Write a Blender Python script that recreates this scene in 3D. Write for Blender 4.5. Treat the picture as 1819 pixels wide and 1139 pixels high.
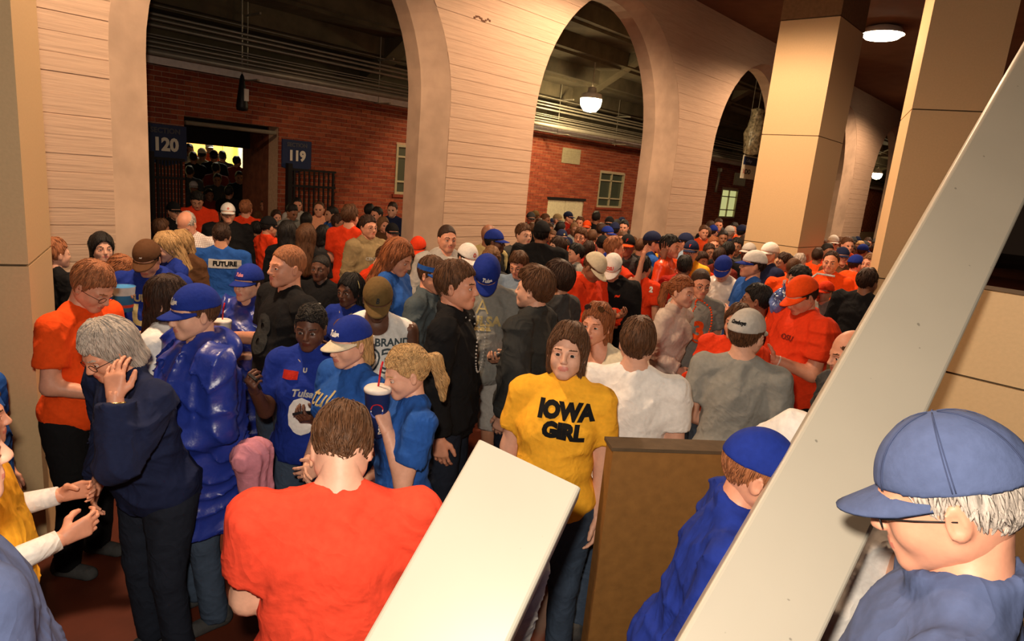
import bpy, math, random, time
import numpy as np
from mathutils import Matrix, Vector, Quaternion
from mathutils.bvhtree import BVHTree
T0 = time.time()
random.seed(7); rng = np.random.default_rng(7)
S = bpy.context.scene
COL = S.collection
for o in list(bpy.data.objects): bpy.data.objects.remove(o)

# ------------------------------------------------------------------ camera
# world: X runs along the arcade (away to the right), Y runs towards the brick wall, Z up; camera at x=y=0
IW, IH, FPX, CH = 1819, 1139, 1165.0, 2.4
RC = np.array([[0.67771671, 0.09851443, -0.72869402],
               [-0.72980382, 0.2113054, -0.65018183],
               [0.08992469, 0.97244277, 0.2151014]])
U_, _, V_ = np.linalg.svd(RC); RC = U_ @ V_
CAMP = np.array([0, 0, CH])
cd = bpy.data.cameras.new('camera'); cam = bpy.data.objects.new('camera', cd); COL.objects.link(cam)
cam.matrix_world = Matrix.Translation(CAMP) @ Matrix(RC.tolist()).to_4x4()
cd.sensor_width = 36; cd.lens = FPX * 36 / IW; cd.clip_start = .05; cd.clip_end = 200
S.camera = cam

# ------------------------------------------------------------------ world, lights, exposure
w = bpy.data.worlds.new('night'); S.world = w; w.use_nodes = True
w.node_tree.nodes['Background'].inputs[0].default_value = (.55, .32, .2, 1)
w.node_tree.nodes['Background'].inputs[1].default_value = .02
S.view_settings.view_transform = 'Standard'; S.view_settings.look = 'None'
S.view_settings.gamma = 1; S.view_settings.use_curve_mapping = False
S.view_settings.exposure = 0.0

def light(name, kind, loc, power, color, target=None, size=.3, spot=None, blend=.5):
    l = bpy.data.lights.new(name, kind); l.energy = power; l.color = color
    if kind == 'AREA': l.size = size; l.shape = 'DISK'
    else: l.shadow_soft_size = size
    if kind == 'SPOT': l.spot_size = math.radians(spot or 120); l.spot_blend = blend
    o = bpy.data.objects.new(name, l); COL.objects.link(o); o.location = loc
    if target is not None:
        o.rotation_euler = (Vector(target) - Vector(loc)).to_track_quat('-Z', 'Y').to_euler()
    return o
# the photographer's flash, just above the lens
fl = CAMP + RC @ np.array([-.06, .16, 0.02])
light('camera_flash', 'SPOT', fl, 270, (1, .86, .70), CAMP + RC @ np.array([0, .02, -1]) * 5, .04, 125, .5)
WARM = (1, .67, .42)

# ------------------------------------------------------------------ helpers: rays, meshes, materials, tags
def ray(px, py): return RC @ np.array([(px - IW / 2) / FPX, -(py - IH / 2) / FPX, -1.0])
def aty(px, py, y): r = ray(px, py); return CAMP + r * (y / r[1])
def atz(px, py, z): r = ray(px, py); return CAMP + r * ((z - CH) / r[2])
def atd(px, py, d): return CAMP + ray(px, py) * d

def tag(o, label=None, cat=None, group=None, kind=None):
    if label: o['label'] = label
    if cat: o['category'] = cat
    if group: o['group'] = group
    if kind: o['kind'] = kind
    return o
def empty(name, loc=(0, 0, 0), rz=0, label=None, cat=None, group=None, sc=1):
    o = bpy.data.objects.new(name, None); COL.objects.link(o); o.location = loc
    o.rotation_euler = (0, 0, rz); o.scale = (sc,) * 3; o.empty_display_size = .1
    return tag(o, label, cat, group)
def mesh_np(name, V, Q, smooth=True, mats=None, midx=None):
    """V (n,3), Q (m,4) quads or list of polygons"""
    me = bpy.data.meshes.new(name)
    if isinstance(Q, np.ndarray):
        n = len(Q)
        me.vertices.add(len(V)); me.vertices.foreach_set('co', np.asarray(V, dtype=np.float32).ravel())
        me.loops.add(n * Q.shape[1]); me.loops.foreach_set('vertex_index', Q.astype(np.int32).ravel())
        me.polygons.add(n); me.polygons.foreach_set('loop_start', np.arange(n, dtype=np.int32) * Q.shape[1])
        me.update(calc_edges=True)
    else:
        me.from_pydata([tuple(v) for v in V], [], Q); me.update()
    me.polygons.foreach_set('use_smooth', np.full(len(me.polygons), smooth))
    for m in (mats or []): me.materials.append(m)
    if midx is not None: me.polygons.foreach_set('material_index', np.asarray(midx, dtype=np.int32))
    me.update()
    return me
def obj(name, me, parent=None, mats=None, M=None):
    o = bpy.data.objects.new(name, me); COL.objects.link(o)
    if parent is not None: o.parent = parent
    if mats:
        while len(me.materials) < len(mats): me.materials.append(mats[len(me.materials)])
        for i, m in enumerate(mats):
            o.material_slots[i].link = 'OBJECT'; o.material_slots[i].material = m
    if M is not None: o.matrix_local = M
    return o
class MB:
    """mesh collector: boxes, tubes, prisms"""
    def __init__(s): s.v = []; s.f = []
    def add(s, V, F):
        b = len(s.v); s.v += [tuple(map(float, v)) for v in V]; s.f += [tuple(b + i for i in f) for f in F]; return s
    def box(s, lo, hi, M=None):
        x0, y0, z0 = lo; x1, y1, z1 = hi
        V = [(x0,y0,z0),(x1,y0,z0),(x1,y1,z0),(x0,y1,z0),(x0,y0,z1),(x1,y0,z1),(x1,y1,z1),(x0,y1,z1)]
        if M is not None: V = [tuple(M @ Vector(v)) for v in V]
        return s.add(V, [(0,3,2,1),(4,5,6,7),(0,1,5,4),(1,2,6,5),(2,3,7,6),(3,0,4,7)])
    def prism(s, poly, axis, a, b, M=None):
        """poly of 2D points, extruded along axis 0/1/2 from a to b"""
        n = len(poly)
        def P(p, t):
            q = [p[0], p[1]]; q.insert(axis, t); q = Vector(q)
            return tuple(M @ q) if M is not None else tuple(q)
        V = [P(p, a) for p in poly] + [P(p, b) for p in poly]
        F = [tuple(range(n)), tuple(reversed(range(n, 2 * n)))] + [(i, n + i, n + (i + 1) % n, (i + 1) % n) for i in range(n)]
        return s.add(V, F)
    def tube(s, pts, r, n=8, closed=False):
        pts = [Vector(p) for p in pts]; m = len(pts); R = r if isinstance(r, (list, tuple)) else [r] * m
        V = []; F = []; up = None
        for i, p in enumerate(pts):
            if closed: t = (pts[(i + 1) % m] - pts[i - 1]).normalized()
            else: t = (pts[min(i + 1, m - 1)] - pts[max(i - 1, 0)]).normalized()
            if up is None: up = Vector((0, 0, 1)) if abs(t.z) < .9 else Vector((1, 0, 0))
            a = t.cross(up).normalized(); b = a.cross(t).normalized(); up = b
            for k in range(n):
                th = 2 * math.pi * k / n; V.append(p + (a * math.cos(th) + b * math.sin(th)) * R[i])
        for i in range(m if closed else m - 1):
            j = (i + 1) % m
            for k in range(n): F.append((i*n+k, i*n+(k+1)%n, j*n+(k+1)%n, j*n+k))
        if not closed: F += [tuple(reversed(range(n))), tuple(range((m-1)*n, m*n))]
        return s.add(V, F)
    def lathe(s, prof, n=24, M=None, caps=True):
        V = []; F = []
        for r, z in prof:
            for k in range(n):
                v = Vector((r*math.cos(2*math.pi*k/n), r*math.sin(2*math.pi*k/n), z)); V.append(M @ v if M is not None else v)
        for i in range(len(prof)-1):
            for k in range(n): F.append((i*n+k, i*n+(k+1)%n, (i+1)*n+(k+1)%n, (i+1)*n+k))
        if caps: F += [tuple(reversed(range(n))), tuple(range((len(prof)-1)*n, len(prof)*n))]
        return s.add(V, F)
    def build(s, name, mat, parent=None, smooth=False, M=None, fix=True):
        me = bpy.data.meshes.new(name); me.from_pydata(s.v, [], s.f)
        if fix:
            import bmesh
            bm = bmesh.new(); bm.from_mesh(me); bmesh.ops.recalc_face_normals(bm, faces=bm.faces); bm.to_mesh(me); bm.free()
        me.polygons.foreach_set('use_smooth', np.full(len(me.polygons), smooth)); me.materials.append(mat); me.update()
        o = bpy.data.objects.new(name, me); COL.objects.link(o)
        if parent is not None: o.parent = parent
        if M is not None: o.matrix_local = M
        return o

def srgb(r, g, b):
    f = lambda c: (c / 12.92 if c <= .04045 else ((c + .055) / 1.055) ** 2.4)
    return (f(r / 255), f(g / 255), f(b / 255))
MC = {}
def mat(key, color, rough=.8, kind='plain', scale=20, bump=.1, var=.12, metal=0, emit=0, extra=None, spec=.3, alpha=None):
    if key in MC: return MC[key]
    m = bpy.data.materials.new(key); m.use_nodes = True; nt = m.node_tree; N = nt.nodes; L = nt.links
    b = N['Principled BSDF']; b.inputs['Roughness'].default_value = rough; b.inputs['Metallic'].default_value = metal
    b.inputs['Specular IOR Level'].default_value = spec
    c = (*color, 1); b.inputs['Base Color'].default_value = c
    m.diffuse_color = c
    MC[key] = m
    if emit:
        b.inputs['Emission Color'].default_value = c; b.inputs['Emission Strength'].default_value = emit; return m
    if alpha is not None:
        b.inputs['Alpha'].default_value = alpha
    if kind == 'flat': return m
    tc = N.new('ShaderNodeTexCoord'); mp = N.new('ShaderNodeMapping'); L.new(tc.outputs['Object'], mp.inputs[0])
    nz = N.new('ShaderNodeTexNoise'); nz.inputs['Scale'].default_value = scale; nz.inputs['Detail'].default_value = 4
    L.new(mp.outputs[0], nz.inputs['Vector'])
    if kind == 'hair': mp.inputs['Scale'].default_value = (9, 9, 1.1)
    if kind == 'board': mp.inputs['Scale'].default_value = (.35, .35, 6)
    rp = N.new('ShaderNodeMapRange'); L.new(nz.outputs[0], rp.inputs[0])
    rp.inputs[1].default_value = .3; rp.inputs[2].default_value = .7
    rp.inputs[3].default_value = 1 - var; rp.inputs[4].default_value = 1 + var
    mx = N.new('ShaderNodeMix'); mx.data_type = 'RGBA'; mx.blend_type = 'MULTIPLY'; mx.inputs[0].default_value = 1
    mx.inputs[6].default_value = c
    L.new(rp.outputs[0], mx.inputs[7]); src = mx.outputs[2]
    if extra == 'stain':
        n2 = N.new('ShaderNodeTexNoise'); n2.inputs['Scale'].default_value = 1.3; n2.inputs['Detail'].default_value = 6
        L.new(tc.outputs['Object'], n2.inputs['Vector'])
        r2 = N.new('ShaderNodeMapRange'); r2.inputs[1].default_value = .35; r2.inputs[2].default_value = .7
        r2.inputs[3].default_value = .8; r2.inputs[4].default_value = 1.12; L.new(n2.outputs[0], r2.inputs[0])
        m2 = N.new('ShaderNodeMix'); m2.data_type = 'RGBA'; m2.blend_type = 'MULTIPLY'; m2.inputs[0].default_value = 1
        L.new(src, m2.inputs[6]); L.new(r2.outputs[0], m2.inputs[7]); src = m2.outputs[2]
    if extra in ('plaid', 'specks', 'planks'):
        if extra == 'plaid':
            wv = N.new('ShaderNodeTexBrick'); wv.inputs['Scale'].default_value = 40; wv.offset = 0
            wv.inputs['Color1'].default_value = (1, 1, 1, 1); wv.inputs['Color2'].default_value = (.92, .9, .9, 1)
            wv.inputs['Mortar'].default_value = (.5, .3, .3, 1); wv.inputs['Mortar Size'].default_value = .06
            wv.inputs['Brick Width'].default_value = .7; wv.inputs['Row Height'].default_value = .7
            sp = N.new('ShaderNodeSeparateXYZ'); cb = N.new('ShaderNodeCombineXYZ'); L.new(tc.outputs['Object'], sp.inputs[0])
            L.new(sp.outputs[0], cb.inputs[0]); L.new(sp.outputs[2], cb.inputs[1]); L.new(cb.outputs[0], wv.inputs[0]); out = wv.outputs[0]
        elif extra == 'specks':
            n3 = N.new('ShaderNodeTexNoise'); n3.inputs['Scale'].default_value = 38; n3.inputs['Detail'].default_value = 1
            L.new(tc.outputs['Object'], n3.inputs['Vector']); r3 = N.new('ShaderNodeMapRange')
            r3.inputs[1].default_value = .78; r3.inputs[2].default_value = .81; r3.inputs[3].default_value = 1; r3.inputs[4].default_value = .55
            L.new(n3.outputs[0], r3.inputs[0]); out = r3.outputs[0]
        else:
            sp = N.new('ShaderNodeSeparateXYZ'); L.new(tc.outputs['Object'], sp.inputs[0])
            n4 = N.new('ShaderNodeTexNoise'); n4.inputs['Scale'].default_value = .8; L.new(tc.outputs['Object'], n4.inputs['Vector'])
            ad = N.new('ShaderNodeMath'); ad.operation = 'MULTIPLY_ADD'; ad.inputs[1].default_value = .05
            L.new(n4.outputs[0], ad.inputs[0]); L.new(sp.outputs[2], ad.inputs[2])
            md = N.new('ShaderNodeMath'); md.operation = 'PINGPONG'; md.inputs[1].default_value = .0775; L.new(ad.outputs[0], md.inputs[0])
            r3 = N.new('ShaderNodeMapRange'); r3.inputs[1].default_value = .0; r3.inputs[2].default_value = .006
            r3.inputs[3].default_value = .86; r3.inputs[4].default_value = 1; L.new(md.outputs[0], r3.inputs[0]); out = r3.outputs[0]
        m3 = N.new('ShaderNodeMix'); m3.data_type = 'RGBA'; m3.blend_type = 'MULTIPLY'; m3.inputs[0].default_value = 1
        L.new(src, m3.inputs[6]); L.new(out, m3.inputs[7]); src = m3.outputs[2]
    L.new(src, b.inputs['Base Color'])
    if extra == 'wrinkle':
        nw = N.new('ShaderNodeTexNoise'); nw.inputs['Scale'].default_value = 5; nw.inputs['Detail'].default_value = 2.5; nw.inputs['Distortion'].default_value = 1.2
        L.new(tc.outputs['Object'], nw.inputs['Vector'])
        ab = N.new('ShaderNodeMath'); ab.operation = 'PINGPONG'; ab.inputs[1].default_value = .5; L.new(nw.outputs[0], ab.inputs[0])
        b1 = N.new('ShaderNodeBump'); b1.inputs['Strength'].default_value = .45; b1.inputs['Distance'].default_value = .06; L.new(ab.outputs[0], b1.inputs['Height'])
        b2 = N.new('ShaderNodeBump'); b2.inputs['Strength'].default_value = .15; b2.inputs['Distance'].default_value = .01
        L.new(nz.outputs[0], b2.inputs['Height']); L.new(b1.outputs[0], b2.inputs['Normal']); L.new(b2.outputs[0], b.inputs['Normal']); bump = 0
    if bump:
        bp = N.new('ShaderNodeBump'); bp.inputs['Strength'].default_value = bump; bp.inputs['Distance'].default_value = .02
        L.new(nz.outputs[0], bp.inputs['Height']); L.new(bp.outputs[0], b.inputs['Normal'])
    return m

# ================================================================== SETTING
M_CONC = mat('board_marked_concrete', (.50, .35, .25), .9, 'board', 9, .25, .07, extra='planks')
M_SMOOTH = mat('smooth_concrete', (.52, .37, .265), .85, 'plain', 5, .12, .08, extra='stain')
M_PANEL = mat('tan_painted_panel', (.66, .46, .25), .55, 'plain', 60, .04, .03)
M_PANEL2 = mat('tan_panel_shadowline', (.10, .065, .035), .9)
M_CEIL = mat('brown_ceiling_plaster', (.17, .085, .045), .9, 'plain', 3, .05, .1)
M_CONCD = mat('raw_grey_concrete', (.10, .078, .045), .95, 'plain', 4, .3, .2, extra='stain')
M_FLOOR = mat('dark_red_floor_paint', (.085, .018, .008), .5, 'plain', 2.5, .1, .3, extra='stain')
M_MORTAR = mat('mortar', (.52, .34, .22), .95)
M_BRICKS = [mat('red_brick_%d' % i, c, .9, 'plain', 30, .3, .2) for i, c in enumerate([(.30, .062, .026), (.24, .045, .02), (.36, .085, .035), (.27, .055, .022)])]
M_BLACK = mat('black_painted_steel', (.012, .011, .012), .5)
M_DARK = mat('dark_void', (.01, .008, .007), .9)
M_GALV = mat('galvanised_steel', (.78, .72, .66), .35, 'plain', 12, .05, .10, spec=.7)
M_PIPE = mat('grey_conduit', (.33, .29, .22), .45, 'plain', 8, .02, .1, metal=.4)
M_CREAM = mat('cream_painted_door', (.62, .55, .36), .6)
M_FRAME = mat('window_frame_paint', (.42, .36, .22), .6)
M_WGLASS = mat('dark_window_glass', (.05, .065, .045), .15, 'flat', spec=.8)
M_WLIT = mat('lit_window_blind', (.62, .62, .25), .6, emit=.75)
M_LAMP = mat('lamp_lens', (1, .86, .6), emit=14)
M_BEAM = mat('cream_gloss_beam_paint', (.48, .44, .36), .38, 'plain', 3, .02, .03, extra='specks', spec=.4)
M_WHITE = mat('white_letter', (.85, .80, .68), .6, 'flat')
M_BLUE = mat('navy_sign_blue', (.02, .035, .10), .5, 'flat')

def struct(o): o['kind'] = 'structure'; return o

# floor, front ceiling
fb = MB().box((-8, -6, -.2), (62, 11.2, 0)); struct(fb.build('floor', M_FLOOR))
struct(MB().box((-9, -7, 5.78), (62, 6.88, 6.1)).build('ceiling', M_CEIL))

# --- the arcade: front plane y=6.5, chamfered round-headed openings, thickness .4
YF, YC, YB = 6.5, 6.65, 6.9; ZS, ZT = 3.15, 5.8
#        xl     xr    wl   wr   rise
OPEN = [(-3.6, .15, .3, .35, 2.2), (1.93, 5.75, .34, .35, 2.0), (7.37, 11.5, .06, .60, 2.2), (12.97, 17.2, .06, .6, 2.15), (18.7, 22.6, .06, .6, 2.15),
        (24.6, 28.6, .06, .6, 2.15), (30.2, 34.4, .06, .6, 2.15), (36, 40, .06, .6, 2.15), (42, 46, .06, .6, 2.15)]
NA = 28
def arch_curve(xl, xr, rise, zs=ZS):
    c, a = (xl + xr) / 2, (xr - xl) / 2
    pts = [(xl, 0), (xl, zs * .5)]
    for i in range(NA + 1):
        t = math.pi * (1 - i / NA); pts.append((c + a * math.cos(t), zs + rise * math.sin(t)))
    return pts + [(xr, zs * .5), (xr, 0)]
ar = MB(); ch = MB(); edges = []
for (xl, xr, wl, wr, rise) in OPEN:
    O = arch_curve(xl, xr, rise); I = arch_curve(xl + wl, xr - wr, rise - .12); n = len(O)
    for i in range(2, n - 3):
        (x0, z0), (x1, z1) = O[i], O[i + 1]
        ar.add([(x0, YF, z0), (x1, YF, z1), (x1, YF, ZT), (x0, YF, ZT)], [(0, 1, 2, 3)])
        (u0, w0), (u1, w1) = I[i], I[i + 1]
        ar.add([(u0, YB, w0), (u1, YB, w1), (u1, YB, ZT), (u0, YB, ZT)], [(3, 2, 1, 0)])
    for i in range(n - 1):
        (x0, z0), (x1, z1) = O[i], O[i + 1]; (u0, w0), (u1, w1) = I[i], I[i + 1]
        ch.add([(x0, YF, z0), (u0, YC, w0), (u1, YC, w1), (x1, YF, z1)], [(0, 1, 2, 3)])
        ch.add([(u0, YC, w0), (u0, YB, w0), (u1, YB, w1), (u1, YC, w1)], [(0, 1, 2, 3)])
piers = [(-7, -3.6)] + [(OPEN[i][1], OPEN[i + 1][0]) for i in range(len(OPEN) - 1)] + [(46, 60)]
for i, (a, b) in enumerate(piers):
    ar.add([(a, YF, 0), (b, YF, 0), (b, YF, ZS), (a, YF, ZS)], [(0, 1, 2, 3)])
    ar.add([(a, YF, ZS), (b, YF, ZS), (b, YF, ZT), (a, YF, ZT)], [(0, 1, 2, 3)])
    wl = OPEN[i - 1][3] if i > 0 else 0; wr = OPEN[i][2] if i < len(OPEN) else 0
    ar.add([(a - wl, YB, 0), (b + wr, YB, 0), (b + wr, YB, ZT), (a - wl, YB, ZT)], [(3, 2, 1, 0)])
arc = struct(ar.build('wall_arcade', M_CONC, fix=False))
ch.build('arch_chamfer', M_SMOOTH, arc, smooth=False, fix=False)
# board-formed lifts on the pier faces, each a shallow slab of its own unevenness
def xlim(z, i):
    """pier i between opening i-1 and i at height z"""
    def edge(op, side):
        xl, xr, wl, wr, rise = op; c, a = (xl + xr) / 2, (xr - xl) / 2
        k = 0 if z <= ZS else (z - ZS) / rise
        if k >= 1: return c
        return c + side * a * math.sqrt(1 - k * k)
    return edge(OPEN[i - 1], 1), edge(OPEN[i], -1)
rb = random.Random(3)
for i in (1, 2, 3, 4, 5):
    z = 0.02 if i > 2 else .9
    while z < 5.3:
        hh = .15 + rb.uniform(-.012, .02)
        a0, b0 = xlim(z, i); a1, b1 = xlim(z + hh, i)
        if i < 3 or z > 1.2:
            d = rb.uniform(.002, .007); g = .006; sl = rb.uniform(-.006, .006); e = .004
            V = [(a0 + e, YF - d, z + g), (b0 - e, YF - d, z + g + sl), (b1 - e, YF - d, z + hh + sl), (a1 + e, YF - d, z + hh),
                 (a0 + e, YF + .01, z + g), (b0 - e, YF + .01, z + g + sl), (b1 - e, YF + .01, z + hh + sl), (a1 + e, YF + .01, z + hh)]
            m_ = MB().add(V, [(0, 1, 2, 3), (0, 4, 5, 1), (3, 2, 6, 7), (0, 3, 7, 4), (1, 5, 6, 2)])
            m_.build('concrete_lift', M_CONC, arc, fix=False)
        z += hh
# the scar high on the second pier: a patch of spalled concrete with rusty marks
sc = MB(); c0 = aty(853, 36, YF - .012)
for k in range(9):
    x = c0[0] - .12 + .035 * k + rb.uniform(-.01, .01); z = c0[2] + [0, .02, .03, .015, 0, -.005, .01, .03, .02][k]
    sc.box((x, YF - .011, z), (x + rb.uniform(.02, .05), YF - .004, z + rb.uniform(.012, .025)))
sc.build('spalled_patch', mat('rust_mark', (.13, .06, .035), .95), arc)

# --- painted square pillars made of stacked panels
def pillar(name, corner, ang, w, d, label, tops=(1.7, 3.4, 5.1), flip=1, vjoint=None, base=0):
    """corner = near corner; w along direction ang (deg), d along the perpendicular"""
    root = empty(name, (corner[0], corner[1], 0), math.radians(ang))
    struct(root); tag(root, label)
    z = base
    for t in tops:
        xs = [0, w] if vjoint is None else [0, vjoint, w]
        for a, b in zip(xs[:-1], xs[1:]):
            MB().box((a + .003, 0 + .0, z + .006), (b - .003, d, t - .006)).build('panel', M_PANEL, root)
        z = t
    MB().box((.012, .012, base), (w - .012, d - .012, 5.78)).build('core', M_PANEL2, root)
    MB().box((-.004, -.004, tops[-1] + .01), (w + .004, d + .004, 5.78)).build('capital', mat('brown_capital', (.2, .11, .05), .8), root)  # section above the last joint, in a darker brown than the panels
    return root
# orange-lit pillar
pillar('trim_pillar', (10.66, 3.66), 0, 1.18, .88, 'square tan pillar standing before the arcade, lit orange')
# left pillar: near corner (0.83,4.22); right face runs to (1.10,4.95)
a_l = math.degrees(math.atan2(4.95 - 4.22, 1.10 - .83))  # direction of the right face
root = pillar('trim_pillar', (0.83, 4.22), a_l, .78, .95, 'tan pillar cut by the left edge of the picture')
# right pillar
pr = atd(1605, 260, 6.6); pq = atd(1800, 60, 6.1)
dr = (pr - pq)[:2]; ar_ = math.degrees(math.atan2(dr[1], dr[0]))
pillar('trim_pillar', (pr[0], pr[1]), ar_ + 180, float(np.hypot(*dr)), 1.0, 'wide cream pillar behind the slanting beam on the right')
# low tan wall right of the beam
p1 = atz(1710, 668, 1.7); p2 = atz(1819, 694, 1.7); dr = (p2 - p1)[:2]; dr /= np.hypot(*dr); an = math.degrees(math.atan2(dr[1], dr[0]))
s0 = p1[:2] - dr * .35
lw = empty('wall_low', (s0[0], s0[1], 0), math.radians(an)); struct(lw)
for z0, z1 in ((0, 1.7), (1.7, 2.1)):
    MB().box((0, 0, z0 + .005), (1.6, .25, z1 - .005)).build('panel', M_PANEL, lw)
MB().box((.01, .02, 0), (1.6, .23, 2.1)).build('core', M_PANEL2, lw)

# --- slanting beams (cream steel tubes)
def slant(name, P1, P2, Q1, Q2, label, ext_up, ext_dn=None, th=.10, bev=.012, zmin=0.0):
    P1, P2, Q1, Q2 = map(np.array, (P1, P2, Q1, Q2))
    u = (P2 - P1); u /= np.linalg.norm(u); Wv = ((Q1 - P1) + (Q2 - P2)) / 2; Wv -= u * Wv.dot(u); wd = np.linalg.norm(Wv); Wv /= wd
    n = np.cross(u, Wv); mid = (P1 + Q2) / 2
    if n.dot(CAMP - mid) < 0: n = -n
    A = P1 - u * ext_up
    Ld = (A[2] - zmin) / -u[2] if ext_dn is None else np.linalg.norm(P2 - A) + ext_dn
    prof = []
    hw = wd / 2
    for sx, sy in ((1, 1), (-1, 1), (-1, -1), (1, -1)):
        for k in range(4):
            t = math.pi / 2 * k / 3 + {(1, 1): 0, (-1, 1): math.pi / 2, (-1, -1): math.pi, (1, -1): 1.5 * math.pi}[(sx, sy)]
            prof.append((sx * (hw - bev) + bev * math.cos(t), sy * (th / 2 - bev) + bev * math.sin(t)))
    C0 = A + Wv * hw - n * th / 2
    V = []
    for t in (0, Ld):
        for a, b in prof: V.append(C0 + Wv * a + n * b + u * t)
    m = len(prof)
    F = [(i, (i + 1) % m, m + (i + 1) % m, m + i) for i in range(m)] + [tuple(range(m)), tuple(reversed(range(m, 2 * m)))]
    o = MB().add(V, F).build(name, M_BEAM); tag(o, label, 'beam'); return o, A, u, Wv, n
slant('slanting_beam', atd(1653, 365, 2.40), atd(1443, 727, 1.92), atd(1819, 365, 2.40), atd(1652, 727, 1.92),
      'long cream steel beam slanting down from the top right corner', 2.6)
_, A2, u2, W2, n2 = slant('slanting_beam', atd(845, 788, 1.74), atd(762, 933, 1.62), atd(1066, 788, 1.74), atd(1003, 933, 1.62),
      'short cream steel beam slanting up from the bottom centre', .015)
# --- low tan wall end at the bottom centre-right, where the second beam comes down
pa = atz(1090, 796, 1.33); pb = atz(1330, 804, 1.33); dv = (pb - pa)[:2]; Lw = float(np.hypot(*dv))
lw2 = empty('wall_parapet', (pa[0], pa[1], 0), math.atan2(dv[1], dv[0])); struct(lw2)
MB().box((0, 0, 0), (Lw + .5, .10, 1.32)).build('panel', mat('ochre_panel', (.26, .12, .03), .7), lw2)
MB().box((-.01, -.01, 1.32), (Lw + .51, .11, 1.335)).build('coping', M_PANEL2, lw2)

# --- brick wall at y=11
YW = 11.0; ZW = 3.62
def wx(px, py=300, y=YW): return float(aty(px, py, y)[0])
def wz(px, py, y=YW): return float(aty(px, py, y)[2])
PX0, PX1, PZ = wx(327, 230), wx(495, 245), wz(411, 216)
DX0, DX1, DZ = wx(973, 360), wx(1037, 365), wz(1005, 354)
W2 = (wx(1062, 340), wx(1106, 340), wz(1082, 369), wz(1085, 306))
W1 = (wx(702, 300), wx(702, 300) + .75, wz(706, 345), wz(706, 256))
W3 = (wx(1279, 360), wx(1308, 360), wz(1290, 387), wz(1293, 336))
holes = [(PX0, PX1, -1, PZ), (DX0, DX1, -1, DZ), W2, W1, W3]
BL, BH, J = .215, .075, .010
bw = MB()
# wall slab built of rectangles around the holes
xs = sorted([-6, 60] + [h[0] for h in holes] + [h[1] for h in holes]); zs = sorted({0, ZW} | {max(h[2], 0) for h in holes} | {h[3] for h in holes})
for a, b in zip(xs[:-1], xs[1:]):
    for c, d in zip(zs[:-1], zs[1:]):
        mx_, mz_ = (a + b) / 2, (c + d) / 2
        if any(h[0] < mx_ < h[1] and h[2] < mz_ < h[3] for h in holes): continue
        bw.box((a, YW + .008, c), (b, YW + .35, d))
back = struct(bw.build('wall_back', M_MORTAR))
cands = []; row = 0
zz = 0
while zz < ZW - .03:
    x = 1.5 + (BL / 2 if row % 2 else 0)
    while x < 46:
        a, b = x, x + BL - J; c, d = zz, zz + BH - J
        ok = True
        for h in holes:
            if h[0] - .005 < b and a < h[1] + .005 and h[2] - .005 < d and c < h[3] + .005:
                if a < h[0] - .04 < b: b = h[0]
                elif a < h[1] + .04 < b and b - h[1] > .04: a = h[1]
                else: ok = False
                if b - a < .03: ok = False
        if ok: cands.append((a, b, c, d))
        x += BL
    zz += BH; row += 1
def vis(q):
    x, z = (q[0] + q[1]) / 2, (q[2] + q[3]) / 2
    return z > 1.55 and any(lo < x < hi for lo, hi in ((3.7, 8.9), (12.2, 18), (20.5, 26)))
cands = [q for q in cands if q[2] > 1.0]
cands.sort(key=lambda q: (0 if vis(q) else 1, q[0]))
unit = {}
def brick_mesh(Lq, k):
    key = (round(Lq, 3), k)
    if key not in unit:
        m_ = MB().box((0, -.004, 0), (Lq, .02, BH - J)); o = m_.build('brick', M_BRICKS[k]); unit[key] = o.data; bpy.data.objects.remove(o)
    return unit[key]
for q in cands[:300]:
    k = rb.randrange(4); o = bpy.data.objects.new('brick', brick_mesh(q[1] - q[0], k)); COL.objects.link(o); o.parent = back
    o.location = (q[0], YW + rb.uniform(-.003, .003), q[2])
for k in range(4):
    m_ = MB()
    for i, q in enumerate(cands[300:]):
        if (i * 7 + i // 5) % 4 == k:
            y = YW - .004 + rb.uniform(-.003, .003)
            m_.box((q[0], y, q[2]), (q[1], YW + .02, q[3]))
    o = m_.build('bricks', M_BRICKS[k], back, fix=False); o['kind'] = 'stuff'
# dark pilaster joint line, door, windows, vents
def window(n, rect, cols, rows, lit):
    r = empty('window_%d' % n, (rect[0], YW, rect[2])); struct(r)
    W_, H_ = rect[1] - rect[0], rect[3] - rect[2]; f = .05
    for a, b, c, d in ((0, W_, 0, f), (0, W_, H_ - f, H_), (0, f, f, H_ - f), (W_ - f, W_, f, H_ - f)):
        MB().box((a, -.02, c), (b, .1, d)).build('frame_rail', M_FRAME, r)
    zc = [f] + rows + [H_ - f]; xc = [f + (W_ - 2 * f) * i / cols for i in range(cols + 1)]
    for x in xc[1:-1]: MB().box((x - .018, .0, f), (x + .018, .08, H_ - f)).build('glazing_bar', M_FRAME, r)
    for z in rows: MB().box((f, .0, z - .018), (W_ - f, .08, z + .018)).build('glazing_bar', M_FRAME, r)
    for a, b in zip(xc[:-1], xc[1:]):
        for c, d in zip(zc[:-1], zc[1:]):
            MB().box((a, .05, c), (b, .06, d)).build('pane', M_WLIT if lit else M_WGLASS, r)
    MB().box((-.06, -.05, -.06), (W_ + .06, .08, 0)).build('sill', M_BRICKS[1], r)
h2 = W2[3] - W2[2]; window(2, W2, 2, [h2 * .26, h2 * .76], False)
h1 = W1[3] - W1[2]; window(1, W1, 2, [h1 * .26, h1 * .76], False)
h3 = W3[3] - W3[2]; window(3, W3, 2, [h3 * .28, h3 * .74], True)
dr_ = empty('door_1', (DX0, YW, 0)); struct(dr_)
dw = (DX1 - DX0) / 2
for k in range(2): MB().box((k * dw + .008, .04, .01), ((k + 1) * dw - .008, .09, DZ - .02)).build('door_leaf', M_CREAM, dr_)
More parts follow.
